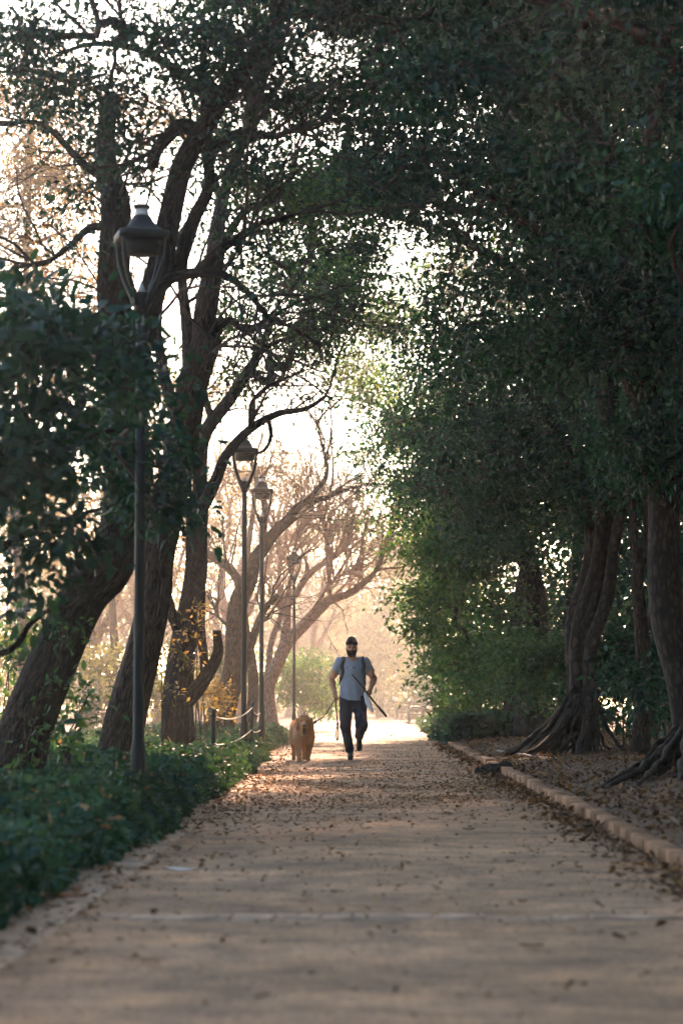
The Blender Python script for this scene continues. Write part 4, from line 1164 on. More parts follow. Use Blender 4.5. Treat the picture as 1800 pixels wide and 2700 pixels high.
def rope(name, a, b, sag, label, r=0.008):
    t = np.linspace(0, 1, 24)[:, None]
    p = a * (1 - t) + b * t; p[:, 2] -= sag * 4 * (t * (1 - t))[:, 0]
    mb = MB(); mb.tube(p, r, 6)
    tag(mb.build(name, M['rope'], None, True), label, 'rope', 'ropes strung between the posts')
tops = (0.81, 0.88, 0.86)
rope('rope', post_pt(0, 0.75), post_pt(1, 0.82), 0.09, 'upper pale rope sagging from nearest to middle post')
rope('rope', post_pt(0, 0.44), post_pt(1, 0.51), 0.06, 'lower pale rope from nearest to middle post')
rope('rope', post_pt(1, 0.80), post_pt(2, 0.80), 0.10, 'upper short rope from middle to farthest post')
rope('rope', post_pt(1, 0.50), post_pt(2, 0.49), 0.06, 'lower short rope from middle to farthest post')

# ------------------------------------------------------------------ benches
M['bench'] = simple('weathered green bench paint', (0.014, 0.026, 0.024), 0.55, 0.3, 12, 0.2, 0.003)
def make_bench(loc, label):
    root = empty('park_bench', loc, label, 'bench', 'ornate park benches beside the path')
    LEN = 1.7
    for yy in (0.0, LEN):
        mb = MB()
        def t(pts, r, n=8): mb.tube(catmull([(x, yy, z) for x, z in pts], 6), r, n)
        t([(-0.05, 0.0), (-0.02, 0.035), (0.03, 0.05), (0.06, 0.14), (0.055, 0.25), (0.01, 0.34), (0.0, 0.42), (0.05, 0.53), (0.13, 0.60)], 0.040)
        t([(-0.08, 0.03), (-0.05, 0.0), (0.0, 0.015)], 0.03)
        t([(0.13, 0.60), (0.22, 0.655), (0.36, 0.655), (0.50, 0.645), (0.60, 0.69), (0.68, 0.79), (0.77, 0.86), (0.86, 0.85), (0.885, 0.79), (0.85, 0.765), (0.815, 0.79)], 0.036)
        t([(0.01, 0.38), (0.2, 0.365), (0.42, 0.36), (0.58, 0.38)], 0.028)
        t([(0.76, 0.84), (0.70, 0.68), (0.62, 0.50), (0.58, 0.36), (0.62, 0.2), (0.70, 0.03), (0.75, 0.0)], 0.038)
        # scrollwork between arm and seat
        for cx, cz, rr in ((0.16, 0.50, 0.062), (0.30, 0.52, 0.07), (0.44, 0.51, 0.066), (0.56, 0.56, 0.05)):
            a = np.linspace(0, 2 * math.pi * 1.35, 26)
            q = rr * (1 - a / a[-1] * 0.55)
            mb.tube(np.stack([cx + q * np.cos(a), np.full(26, yy), cz + q * np.sin(a)], 1), 0.011, 6)
        t([(0.08, 0.42), (0.22, 0.60), (0.34, 0.42), (0.46, 0.60), (0.58, 0.44)], 0.010, 6)
        mb.build('side_frame', M['bench'], root, True)
    for k in range(7):
        mb = MB(); mb.box((0.05 + k * 0.078, LEN / 2, 0.405 - 0.006 * k), (0.032, LEN / 2 + 0.03, 0.012))
        mb.build('seat_slat', M['bench'], root)
    for k in range(6):
        f = k / 5
        mb = MB(); mb.box((0.60 + 0.17 * f, LEN / 2, 0.47 + 0.36 * f), (0.010, LEN / 2 + 0.03, 0.028), np.array(Euler((0, 0.42, 0)).to_matrix()))
        mb.build('back_slat', M['bench'], root)
    mb = MB(); mb.box((0.02, LEN / 2, 0.35), (0.010, LEN / 2, 0.035)); mb.build('front_rail', M['bench'], root)
    return root
d = 96.0
bench0 = make_bench((lx(1076, d), d, 0.0), 'nearest ornate green iron bench at the hedge, scrolled arm facing the path')
for x, d, lab in ((1044, 118, 'second ornate bench fading in the haze behind the nearest bench'), (1000, 150, 'farthest ornate bench, very faint beneath the white board')):
    o = copy_tree(bench0); o.location = (lx(x, d), d, 0.0); o['label'] = lab

# white notice board and terracotta brick pier behind the benches
d = 160.0; s = F / d
root = empty('notice_board', (lx(1027, d), d, 0), 'white notice board on two legs behind the farthest bench', 'sign board')
M['white'] = simple('white board paint', (0.75, 0.72, 0.66), 0.5, 0.08, 10, 0)
M['grey'] = simple('faded print', (0.40, 0.38, 0.36), 0.6, 0.1, 10, 0)
mb = MB(); mb.box((0, 0, 0.92), (0.46, 0.02, 0.25)); mb.build('board', M['white'], root)
for sx in (-0.4, 0.4):
    mb = MB(); mb.lathe([(0.03, -0.02), (0.03, 1.1)], 8, (sx, 0.053, 0)); mb.build('leg', M['post'], root, True)
for k in range(3):
    mb = MB(); mb.box((-0.04 + 0.03 * k, -0.023, 1.05 - 0.12 * k), (0.30 - 0.04 * k, 0.002, 0.025)); mb.build('text_line', M['grey'], root)
d = 158.0
M['terracotta'] = simple('terracotta brick', (0.42, 0.16, 0.09), 0.9, 0.2, 14, 0.3)
root = empty('brick_pier', (lx(1057, d), d, 0), 'orange brick pier standing beside the white notice board', 'brick pier')
for k in range(14):
    for j in range(2):
        o_ = 0.06 if k % 2 else -0.06
        w = (0.25 + (o_ if j == 0 else -o_)) / 2 - 0.006
        cx = -0.25 + w + 0.006 if j == 0 else 0.25 - w - 0.006
        mb = MB(); mb.box((cx, 0, 0.045 + k * 0.095), (w, 0.25, 0.041)); mb.build('brick', M['terracotta'], root)
mb = MB(); mb.box((0, 0, 1.36), (0.29, 0.29, 0.035)); mb.build('coping', M['terracotta'], root)

# ------------------------------------------------------------------ signed distance bodies
def sdf_mesh(prims, h, pad=0.03):
    """prims: ('c',a,b,r1,r2,k) round cone | ('e',c,(rx,ry,rz),k[,rot]) ellipsoid | op 'sc'/'se' subtracts. returns V, Q"""
    lo = np.full(3, 1e9); hi = -lo
    for p in prims:
        if p[0] == 'c':
            r = max(p[3], p[4])
            for q in (p[1], p[2]): lo = np.minimum(lo, np.array(q) - r); hi = np.maximum(hi, np.array(q) + r)
        elif p[0] == 'e':
            r = max(p[2]); lo = np.minimum(lo, np.array(p[1]) - r); hi = np.maximum(hi, np.array(p[1]) + r)
    lo -= pad; hi += pad
    n = np.ceil((hi - lo) / h).astype(int) + 1
    ax = [lo[i] + h * np.arange(n[i]) for i in range(3)]
    Fd = np.full(n, 0.2, np.float32)
    for p in prims:
        op = p[0]
        if op == 'fn':
            X, Y, Z = np.meshgrid(*ax, indexing='ij', sparse=True)
            Fd = p[1](Fd, X, Y, Z).astype(np.float32); continue
        if op[-1] == 'c':
            a, b, r1, r2, k = np.array(p[1], float), np.array(p[2], float), p[3], p[4], p[5]
            m = max(r1, r2) + k + 0.08
            l, u = np.minimum(a, b) - m, np.maximum(a, b) + m
        else:
            c, rad, k = np.array(p[1], float), np.array(p[2], float), p[3]
            m = max(rad) + k + 0.08
            l, u = c - m, c + m
        i0 = np.clip(np.floor((l - lo) / h).astype(int), 0, n - 1); i1 = np.clip(np.ceil((u - lo) / h).astype(int) + 1, 1, n)
        sl = tuple(slice(i0[i], i1[i]) for i in range(3))
        X, Y, Z = np.meshgrid(*[ax[i][sl[i]] for i in range(3)], indexing='ij', sparse=True)
        if op[-1] == 'c':
            ab = b - a; L2 = max(np.dot(ab, ab), 1e-9)
            t = np.clip(((X - a[0]) * ab[0] + (Y - a[1]) * ab[1] + (Z - a[2]) * ab[2]) / L2, 0, 1)
            dd = np.sqrt((X - a[0] - t * ab[0]) ** 2 + (Y - a[1] - t * ab[1]) ** 2 + (Z - a[2] - t * ab[2]) ** 2) - (r1 + (r2 - r1) * t)
        else:
            dx, dy, dz = X - c[0], Y - c[1], Z - c[2]
            if len(p) > 4:
                Rm = np.array(Euler(p[4]).to_matrix()).T
                dx, dy, dz = (Rm[0, 0] * dx + Rm[0, 1] * dy + Rm[0, 2] * dz, Rm[1, 0] * dx + Rm[1, 1] * dy + Rm[1, 2] * dz, Rm[2, 0] * dx + Rm[2, 1] * dy + Rm[2, 2] * dz)
            k0 = np.sqrt((dx / rad[0]) ** 2 + (dy / rad[1]) ** 2 + (dz / rad[2]) ** 2)
            k1 = np.sqrt((dx / rad[0] ** 2) ** 2 + (dy / rad[1] ** 2) ** 2 + (dz / rad[2] ** 2) ** 2) + 1e-9
            dd = k0 * (k0 - 1) / k1
        f = Fd[sl]
        if op[0] == 's':
            g = -dd
            hh = np.clip(0.5 - 0.5 * (f - g) / k, 0, 1) if k > 0 else (f < g).astype(float)
            Fd[sl] = f * (1 - hh) + g * hh + k * hh * (1 - hh)
        else:
            hh = np.clip(0.5 + 0.5 * (f - dd) / k, 0, 1) if k > 0 else (f > dd).astype(float)
            Fd[sl] = f * (1 - hh) + dd * hh - k * hh * (1 - hh)
    # surface nets
    s = Fd < 0
    nx, ny, nz = n
    cs = [(i, j, k) for i in (0, 1) for j in (0, 1) for k in (0, 1)]
    sub = lambda A, i, j, k: A[i:nx - 1 + i, j:ny - 1 + j, k:nz - 1 + k]
    cnt = sum(sub(s, *c).astype(np.int8) for c in cs)
    cell = (cnt > 0) & (cnt < 8)
    I, J, K = np.nonzero(cell)
    val = np.stack([Fd[I + c[0], J + c[1], K + c[2]] for c in cs], 1)
    acc = np.zeros((len(I), 3)); w = np.zeros(len(I))
    for a in range(8):
        for b in range(a + 1, 8):
            df = np.abs(np.array(cs[a]) - np.array(cs[b]))
            if df.sum() != 1: continue
            fa, fb = val[:, a], val[:, b]
            m = (fa < 0) != (fb < 0)
            t = np.where(m, fa / np.where(m, fa - fb, 1), 0)
            pt = np.array(cs[a])[None] + t[:, None] * (np.array(cs[b]) - np.array(cs[a]))[None]
            acc += pt * m[:, None]; w += m
    V = (np.stack([I, J, K], 1) + acc / w[:, None]) * h + lo
    idx = -np.ones((nx - 1, ny - 1, nz - 1), int); idx[I, J, K] = np.arange(len(I))
    Qs = []
    for axs in range(3):
        A = [slice(0, nx), slice(0, ny), slice(0, nz)]
        a0, a1 = list(A), list(A)
        a0[axs] = slice(0, n[axs] - 1); a1[axs] = slice(1, n[axs])
        e = s[tuple(a0)] != s[tuple(a1)]
        pos = np.argwhere(e)
        o1, o2 = [(1, 2), (2, 0), (0, 1)][axs]
        ok = (pos[:, o1] > 0) & (pos[:, o2] > 0) & (pos[:, o1] < n[o1] - 1) & (pos[:, o2] < n[o2] - 1)
        pos = pos[ok]
        ins = s[tuple(pos.T)]
        def at(d1, d2):
            q = pos.copy(); q[:, o1] -= d1; q[:, o2] -= d2
            return idx[tuple(q.T)]
        q = np.stack([at(1, 1), at(0, 1), at(0, 0), at(1, 0)], 1)
        q[~ins] = q[~ins][:, ::-1]
        Qs.append(q)
    Q = np.concatenate(Qs)
    Q = Q[(Q >= 0).all(1)]
    return V, Q

def finger_hand(wrist, knuck, nrm, curl, side, scale=1.0):
    """palm and five bent fingers. knuck: direction wrist->knuckles, nrm: out of the back of the hand, side +1/-1 where the thumb is"""
    w = np.array(wrist, float); d = np.array(knuck, float); d /= np.linalg.norm(d)
    nn = np.array(nrm, float); nn -= d * np.dot(nn, d); nn /= np.linalg.norm(nn)
    s = np.cross(d, nn) * side
    pr = [('c', w + d * 0.015, w + d * 0.075 * scale + s * 0.012, 0.026, 0.024, 0.015), ('c', w + d * 0.015, w + d * 0.078 * scale - s * 0.022, 0.024, 0.020, 0.015), ('c', w + d * .05, w + d * .085 * scale, 0.02, 0.018, 0.012)]
    for k in range(4):
        b = w + d * (0.088 - 0.004 * abs(k - 1)) * scale + s * (0.030 - 0.0205 * k)
        L = (0.040, 0.044, 0.041, 0.032)[k] * scale
        ang = 0.0; p = b; r = 0.0098
        for seg in range(3):
            ang += curl * (0.9, 1.25, 0.8)[seg]
            q = p + (d * math.cos(ang) - nn * math.sin(ang)) * L * (1, 0.66, 0.52)[seg]
            pr.append(('c', p, q, r, r * 0.9, 0.004)); p = q; r *= 0.9
    tb = w + d * 0.025 + s * 0.026
    t1 = tb + d * 0.03 + s * 0.018 - nn * 0.018
    t2 = t1 + d * 0.026 - nn * 0.022 - s * 0.012
    pr += [('c', tb, t1, 0.016, 0.012, 0.008), ('c', t1, t2, 0.0115, 0.0095, 0.004)]
    return pr

# ------------------------------------------------------------------ the running man
MX, MY = (930 - 968) / 176.0, 36.2
man = empty('person', (MX, MY, 0.006), 'bearded man in black cap, grey blue t-shirt and dark trousers running towards the camera', 'person')
M['skin'] = simple('brown skin', (0.44, 0.205, 0.115), 0.6, 0.08, 30, 0.05, 0.001, 0.2)
M['shirt'] = simple('grey blue jersey', (0.215, 0.275, 0.345), 0.75, 0.08, 25, 0.1, 0.002, 0.3)
M['trouser'] = simple('navy black trousers', (0.007, 0.015, 0.034), 0.8, 0.2, 30, 0.1, 0.002, 0.25)
M['black'] = simple('black cloth', (0.010, 0.011, 0.013), 0.8, 0.2, 40, 0.1, 0.001, 0.25)
M['navy'] = simple('navy strap', (0.008, 0.014, 0.030), 0.7, 0.2, 40, 0.1, 0.001, 0.3)
M['beard'] = simple('dark beard', (0.018, 0.012, 0.009), 0.85, 0.4, 120, 0.8, 0.004, 0.2)
M['shoe'] = simple('black shoe', (0.012, 0.012, 0.014), 0.6, 0.2, 40, 0.1)
M['sole'] = simple('dark rubber sole', (0.03, 0.028, 0.027), 0.8, 0.2, 40, 0)
M['white_cloth'] = simple('white cloth', (0.75, 0.73, 0.74), 0.8, 0.06, 20, 0.1)
M['red_band'] = simple('wrist thread', (0.55, 0.40, 0.33), 0.6, 0.1, 20, 0)
M['eye'] = simple('dark eye', (0.02, 0.014, 0.01), 0.2, 0.1, 20, 0)

HC = np.array([-0.018, -0.085, 1.665])            # centre of the head
shR, elR, wrR = (-0.185, -0.02, 1.455), (-0.322, 0.085, 1.205), (-0.272, -0.075, 1.000)
shL, elL, wrL = (0.185, -0.02, 1.450), (0.312, 0.10, 1.205), (0.262, -0.075, 1.045)
hipR, knR, anR = (-0.098, 0.03, 0.90), (-0.112, -0.07, 0.50), (-0.038, 0.035, 0.095)
hipL, knL, anL = (0.098, 0.03, 0.90), (0.128, -0.075, 0.52), (0.092, 0.30, 0.345)
def hx(x, y, z): return tuple(HC + np.array([x, y, z]))
body = [
    ('e', (0, 0.01, 1.28), (0.165, 0.105, 0.22), 0.05), ('e', (0, 0.02, 1.06), (0.150, 0.10, 0.18), 0.05), ('e', (0, 0.035, 0.93), (0.155, 0.105, 0.12), 0.05),
    ('c', (-0.16, -0.01, 1.43), (0.16, -0.01, 1.43), 0.062, 0.062, 0.06),
    ('c', (-0.004, -0.015, 1.44), hx(0, 0.03, -0.06), 0.066, 0.060, 0.03),
    # head
    ('e', hx(0, 0.018, 0.045), (0.077, 0.095, 0.098), 0.02), ('e', hx(0, -0.018, -0.035), (0.066, 0.078, 0.088), 0.03), ('e', hx(0, -0.058, -0.090), (0.038, 0.034, 0.030), 0.03),
    ('c', hx(0, -0.088, 0.012), hx(0, -0.116, -0.028), 0.010, 0.0155, 0.012), ('e', hx(-0.014, -0.103, -0.030), (0.010, 0.011, 0.008), 0.006), ('e', hx(0.014, -0.103, -0.030), (0.010, 0.011, 0.008), 0.006),
    ('c', hx(-0.048, -0.078, 0.026), hx(-0.012, -0.092, 0.022), 0.010, 0.009, 0.012), ('c', hx(0.048, -0.078, 0.026), hx(0.012, -0.092, 0.022), 0.010, 0.009, 0.012),
    ('e', hx(-0.042, -0.068, -0.025), (0.024, 0.02, 0.018), 0.02), ('e', hx(0.042, -0.068, -0.025), (0.024, 0.02, 0.018), 0.02),
    ('se', hx(-0.031, -0.096, 0.004), (0.017, 0.014, 0.011), 0.010), ('se', hx(0.031, -0.096, 0.004), (0.017, 0.014, 0.011), 0.010),
    ('c', hx(-0.018, -0.088, -0.060), hx(0.018, -0.088, -0.060), 0.009, 0.009, 0.006), ('c', hx(-0.015, -0.087, -0.073), hx(0.015, -0.087, -0.073), 0.009, 0.009, 0.006),
    ('e', hx(-0.079, 0.018, -0.005), (0.010, 0.020, 0.032), 0.008), ('e', hx(0.079, 0.018, -0.005), (0.010, 0.020, 0.032), 0.008),
    # arms
    ('c', shR, elR, 0.062, 0.046, 0.03), ('e', (-0.275, 0.01, 1.29), (0.046, 0.056, 0.08), 0.03), ('c', elR, wrR, 0.046, 0.029, 0.02), ('c', elR, tuple(np.array(elR) * .6 + np.array(wrR) * .4), 0.046, 0.043, 0.02),
    ('c', shL, elL, 0.062, 0.046, 0.03), ('e', (0.268, 0.01, 1.29), (0.046, 0.056, 0.08), 0.03), ('c', elL, wrL, 0.046, 0.029, 0.02), ('c', elL, tuple(np.array(elL) * .6 + np.array(wrL) * .4), 0.046, 0.043, 0.02),
    # legs
    ('c', hipR, knR, 0.085, 0.055, 0.04), ('c', knR, anR, 0.054, 0.038, 0.03), ('c', anR, (-0.036, -0.06, 0.055), 0.034, 0.018, 0.02),
    ('c', hipL, knL, 0.085, 0.055, 0.04), ('c', knL, anL, 0.054, 0.038, 0.03), ('c', anL, (0.092, 0.318, 0.30), 0.034, 0.018, 0.02),
]
body += finger_hand(wrR, (0.14, -0.28, -0.95), (-0.75, -0.6, 0.1), 1.0, 1)
body += finger_hand(wrL, (-0.28, -0.62, -0.60), (0.45, -0.75, 0.45), 1.25, -1)
V, Q = sdf_mesh(body, 0.0062)
b_ = mesh_np('body', V, [Q], M['skin'], man, True)
for sx in (-1, 1):
    mb = MB(); mb.lathe([(0.0001, -0.010), (0.008, -0.006), (0.0105, 0), (0.008, 0.006), (0.0001, 0.010)], 12, hx(sx * 0.031, -0.082, 0.004)); mb.build('eye', M['eye'], man, True)
    mb = MB(); mb.tube([hx(sx * 0.050, -0.083, 0.027), hx(sx * 0.032, -0.1005, 0.033), hx(sx * 0.012, -0.1025, 0.028)], [0.003, 0.005, 0.004], 6); mb.build('eyebrow', M['beard'], man, True)
def shell_fn(lim):
    def f(Fd, X, Y, Z): return lim(Fd, X, Y, Z)
    return f
# beard : lower face grown by 1.4 cm, cut above the lip line
rel = lambda X, Y, Z: (X - HC[0], Y - HC[1], Z - HC[2])
def cut_beard(Fd, X, Y, Z):
    x, y, z = rel(X, Y, Z)
    line = -0.043 + 0.50 * np.maximum(np.abs(x) - 0.035, 0) * 1.0 + 0.30 * np.maximum(y + 0.055, 0)
    mouth = np.sqrt((x / 0.020) ** 2 + ((z + 0.066) / 0.006) ** 2 + ((y + 0.10) / 0.03) ** 2) - 1
    g = np.maximum(Fd + 0 * X, z - line)
    g = np.maximum(g, y - 0.022)
    nosecut = 0.024 - np.sqrt(x ** 2 + (z + 0.018) ** 2 + (y + 0.11) ** 2)
    g = np.maximum(g, nosecut)
    return np.maximum(g, -mouth * 0.006)
V, Q = sdf_mesh([('e', hx(0, -0.022, -0.040), (0.078, 0.086, 0.092), 0.02), ('e', hx(0, -0.060, -0.102), (0.052, 0.046, 0.040), 0.035), ('fn', cut_beard)], 0.0045)
beard_o = mesh_np('beard', V + np.random.default_rng(5).normal(0, 0.0012, V.shape), [Q], M['beard'], man, True)
# cap, a fitted cloth wrapped over the skull
def cut_cap(Fd, X, Y, Z):
    x, y, z = rel(X, Y, Z)
    line = 0.047 - 0.10 * np.maximum(y + 0.03, 0) * 1.0 - 0.25 * np.abs(x) ** 1.0 * 0.4
    fold = 0.0022 * np.sin(95 * (z + 0.5 * np.abs(x)))
    return np.maximum(Fd + fold, line - z)
V, Q = sdf_mesh([('e', hx(0, 0.015, 0.058), (0.089, 0.108, 0.104), 0.02), ('c', hx(0, -0.01, 0.118), hx(0, 0.05, 0.115), 0.040, 0.040, 0.04), ('fn', cut_cap)], 0.005)
mesh_np('cap', V, [Q], M['black'], man, True)
# t-shirt
def shirt_fn(Fd, X, Y, Z):
    w = 0.005 * np.sin(26 * X + 14 * Z + 3) * np.sin(9 * Z - 5 * X) + 0.004 * np.sin(40 * X * (1 + 0.3 * Z) + 8 * Z) * np.clip((1.3 - Z) * 3, 0, 1)
    w = w + 0.004 * np.sin(70 * (Z - 0.25 * np.abs(X)) + 10 * X) * np.clip((1.05 - Z) * 6, 0, 1)
    g = Fd + w
    hem = 0.878 + 0.010 * np.cos(X * 9) - 0.006 * np.sin(X * 11 + 1) 
    g = np.maximum(g, hem - Z)
    neck = 0.072 - np.sqrt((X + 0.005) ** 2 + (Y + 0.035) ** 2 + 0.45 * (Z - 1.505) ** 2)
    return np.maximum(g, neck)
def slv(a, b, f): a = np.array(a); b = np.array(b); return tuple(a + (b - a) * f)
shirt = [('e', (0, 0.005, 1.28), (0.192, 0.130, 0.24), 0.05), ('e', (0, 0.015, 1.06), (0.188, 0.128, 0.20), 0.06), ('e', (0.0, 0.032, 0.91), (0.200, 0.146, 0.22), 0.05), ('e', (0.0, -0.06, 1.33), (0.13, 0.07, 0.11), 0.05),
         ('c', (-0.165, -0.012, 1.425), (0.165, -0.012, 1.425), 0.080, 0.080, 0.06), ('c', (-0.07, -0.02, 1.47), (0.07, -0.02, 1.47), 0.055, 0.055, 0.05),
         ('c', shR, slv(shR, elR, 0.60), 0.079, 0.072, 0.03), ('c', shL, slv(shL, elL, 0.60), 0.079, 0.072, 0.03)]
def sleeve_cut(Fd, X, Y, Z):
    for a, b in ((shR, elR), (shL, elL)):
        a = np.array(a); b = np.array(b); u = (b - a) / np.linalg.norm(b - a)
        t = (X - a[0]) * u[0] + (Y - a[1]) * u[1] + (Z - a[2]) * u[2]
        side = np.sign(a[0])
        cut = np.where(side * X > 0.20, t - 0.195, -1)
        Fd = np.maximum(Fd, cut)
    return Fd
V, Q = sdf_mesh(shirt + [('fn', shirt_fn), ('fn', sleeve_cut)], 0.0068)
shirt_o = mesh_np('t_shirt', V, [Q], M['shirt'], man, True)
from mathutils.bvhtree import BVHTree
shirt_bvh = BVHTree.FromPolygons([tuple(v) for v in V], [tuple(int(i) for i in q) for q in Q])
# print on the chest: a small illegible line of dark and pale strokes, set onto the cloth
def stamp(name, cells, mat, z0):
    vs, fs = [], []
    for (x0, x1, za, zb) in cells:
        k = len(vs); ok = True
        for (x, z) in ((x0, za), (x1, za), (x1, zb), (x0, zb)):
            hit = shirt_bvh.ray_cast(Vector((x, -0.6, z0 + z)), Vector((0, 1, 0)))
            if hit[0] is None: ok = False; break
            vs.append((x, hit[0].y - 0.0025, z0 + z))
        if ok: fs.append([k, k + 1, k + 2, k + 3])
        else: vs = vs[:k]
    mesh_np(name, np.array(vs), [np.array(fs)], mat, man)
M['print_dark'] = simple('dark print', (0.05, 0.06, 0.08), 0.7, 0.05, 10, 0)
M['print_pale'] = simple('pale print', (0.42, 0.45, 0.48), 0.7, 0.05, 10, 0)
zc = 1.357
stamp('chest_print', [(-0.100, -0.094, .004, .020), (-0.104, -0.096, 0, .005), (-0.086, -0.080, 0, .022), (-0.079, -0.073, .0, .008), (-0.072, -0.066, 0, .022)] +
      [(-0.004, 0.003, 0, .022), (0.003, 0.012, .016, .022), (0.010, 0.016, 0, .022), (0.022, 0.028, 0, .022), (0.028, 0.040, .0, .006), (0.028, 0.038, .009, .014), (0.028, 0.040, .017, .022)], M['print_dark'], zc)
stamp('chest_print', [(-0.058 + i * 0.0095, -0.052 + i * 0.0095, .004, .016 if i % 2 else .020) for i in range(5)], M['print_pale'], zc)
# trousers
def tr_fn(Fd, X, Y, Z):
    w = 0.004 * np.sin(38 * Z + 16 * X) * np.sin(21 * Z - 12 * Y + 9 * X) + 0.004 * np.sin(60 * Z + 25 * X) * np.clip((0.32 - Z) * 5, 0, 1)
    g = np.maximum(Fd + w, Z - 1.00)
    a = np.array(knR); b = np.array(anR); u = (b - a) / np.linalg.norm(b - a)
    c1 = (X - a[0]) * u[0] + (Y - a[1]) * u[1] + (Z - a[2]) * u[2] - 0.400
    g = np.where(X < 0.035, np.maximum(g, np.where(Z < 0.3, c1, -1)), g)
    a = np.array(knL); b = np.array(anL); u = (b - a) / np.linalg.norm(b - a)
    c2 = (X - a[0]) * u[0] + (Y - a[1]) * u[1] + (Z - a[2]) * u[2] - 0.430
    return np.where(Y > 0.12, np.maximum(g, np.where((Z < 0.5) & (X > 0.035), c2, -1)), g)
V, Q = sdf_mesh([('e', (0, 0.035, 0.93), (0.178, 0.125, 0.14), 0.05), ('c', hipR, knR, 0.110, 0.082, 0.05), ('c', knR, anR, 0.080, 0.058, 0.03), ('c', hipL, knL, 0.110, 0.086, 0.05), ('c', knL, anL, 0.084, 0.064, 0.03),
                 ('e', (0.13, -0.05, 0.50), (0.08, 0.08, 0.12), 0.04), ('fn', tr_fn)], 0.0075)
mesh_np('trousers', V, [Q], M['trouser'], man, True)
# shoes
def shoe(a, t, up, nm):
    a = np.array(a, float); t = np.array(t, float); u = (t - a); L = np.linalg.norm(u); u /= L
    upv = np.array(up, float); upv -= u * np.dot(upv, u); upv /= np.linalg.norm(upv)
    heel = a - u * 0.055 - upv * 0.052; toe = a + u * 0.185 - upv * 0.058
    V, Q = sdf_mesh([('c', heel + upv * 0.012, a - u * 0.035 + upv * 0.02, 0.042, 0.044, 0.02), ('c', heel + upv * 0.01, toe + upv * 0.008, 0.040, 0.040, 0.02), ('c', a + upv * 0.0, toe + upv * 0.012, 0.042, 0.034, 0.02)], 0.006)
    o = mesh_np('shoe', V, [Q], M['shoe'], man, True)
    V, Q = sdf_mesh([('c', heel - upv * 0.022, toe - upv * 0.024, 0.043, 0.043, 0.01), ('fn', lambda Fd, X, Y, Z: np.maximum(Fd, np.abs((X - heel[0]) * upv[0] + (Y - heel[1]) * upv[1] + (Z - heel[2]) * upv[2] + 0.024) - 0.012))], 0.006)
    s = mesh_np('sole', V, [Q], M['sole'], o, True)
    mb = MB()
    for k in range(4):
        c = a + u * (0.035 + 0.024 * k) + upv * (0.034 - 0.012 * k)
        sd = np.cross(u, upv)
        mb.tube([c - sd * 0.022, c + upv * 0.008, c + sd * 0.022], 0.0035, 5)
    mb.build('laces', M['sole'], o, True)
shoe((-0.037, 0.035, 0.088), (-0.032, -0.20, 0.090), (0, 0, 1), 'r')
shoe((0.092, 0.315, 0.345), (0.095, 0.325, 0.10), (0, -1, 0.1), 'l')
for kk, aa in ((knR, anR), (knL, anL)):
    kk = np.array(kk); aa = np.array(aa)
    mb = MB(); mb.tube(catmull([kk * .35 + aa * .65, kk * .15 + aa * .85, aa + (aa - kk) * .06], 4), [0.046, 0.045, 0.044, 0.043, 0.043, 0.044, 0.045, 0.044, 0.042], 14)
    mb.build('sock', M['black'], man, True)
mb = MB()
a = np.linspace(0, 2 * math.pi, 25)
ww = np.array(wrR) * 0.93 + np.array(elR) * 0.07
uu = np.array(elR) - np.array(wrR); uu /= np.linalg.norm(uu)
e1 = np.cross(uu, [0, 1, 0]); e1 /= np.linalg.norm(e1); e2 = np.cross(uu, e1)
mb.tube(ww + np.outer(np.cos(a), e1) * 0.035 + np.outer(np.sin(a), e2) * 0.035, 0.005, 6, False)
mb.build('wristband', M['red_band'], man, True)
# backpack worn by the man
bpk = empty('backpack', (MX, MY, 0.006), 'small navy backpack on the running man, only its straps seen', 'backpack')
V, Q = sdf_mesh([('e', (0, 0.205, 1.26), (0.135, 0.085, 0.19), 0.03), ('c', (-0.08, 0.19, 1.12), (0.08, 0.19, 1.12), 0.075, 0.075, 0.04), ('e', (0, 0.27, 1.20), (0.10, 0.045, 0.10), 0.02)], 0.009)
mesh_np('bag', V, [Q], M['navy'], bpk, True)
def strap(sx):
    pts = catmull([(sx * 0.09, 0.13, 1.40), (sx * 0.118, 0.06, 1.50), (sx * 0.135, -0.02, 1.525), (sx * 0.150, -0.10, 1.46), (sx * 0.172, -0.13, 1.37), (sx * 0.185, -0.11, 1.28), (sx * 0.185, -0.04, 1.20), (sx * 0.165, 0.08, 1.12), (sx * 0.12, 0.14, 1.08)], 7)
    P2, Nn = [], []
    for p in pts:
        loc, nr, _, _ = shirt_bvh.find_nearest(Vector(p))
        nr = np.array(nr); q = np.array(loc)
        P2.append(q + nr * 0.010); Nn.append(nr)
    P2 = np.array(P2); Nn = np.array(Nn)
    for _ in range(3):
        P2[1:-1] = (P2[:-2] + 2 * P2[1:-1] + P2[2:]) / 4; Nn[1:-1] = (Nn[:-2] + 2 * Nn[1:-1] + Nn[2:]) / 4
    tg = np.gradient(P2, axis=0); tg /= np.linalg.norm(tg, axis=1)[:, None]
    Nn -= tg * np.sum(Nn * tg, 1)[:, None]; Nn /= np.linalg.norm(Nn, axis=1)[:, None]
    sd = np.cross(tg, Nn); w = 0.027; th = 0.007
    V = np.stack([P2 - sd * w - Nn * th, P2 + sd * w - Nn * th, P2 + sd * w + Nn * th, P2 - sd * w + Nn * th], 1)
    m = len(P2); i = np.arange(m * 4).reshape(m, 4)
    Q = np.stack([i[:-1], np.roll(i, -1, 1)[:-1], np.roll(i, -1, 1)[1:], i[1:]], -1).reshape(-1, 4)
    mesh_np('strap', V.reshape(-1, 3), [Q, i[[0]], i[[-1]]], M['navy'], bpk)
strap(-1); strap(1)
man_o = np.array([MX, MY, 0.006])
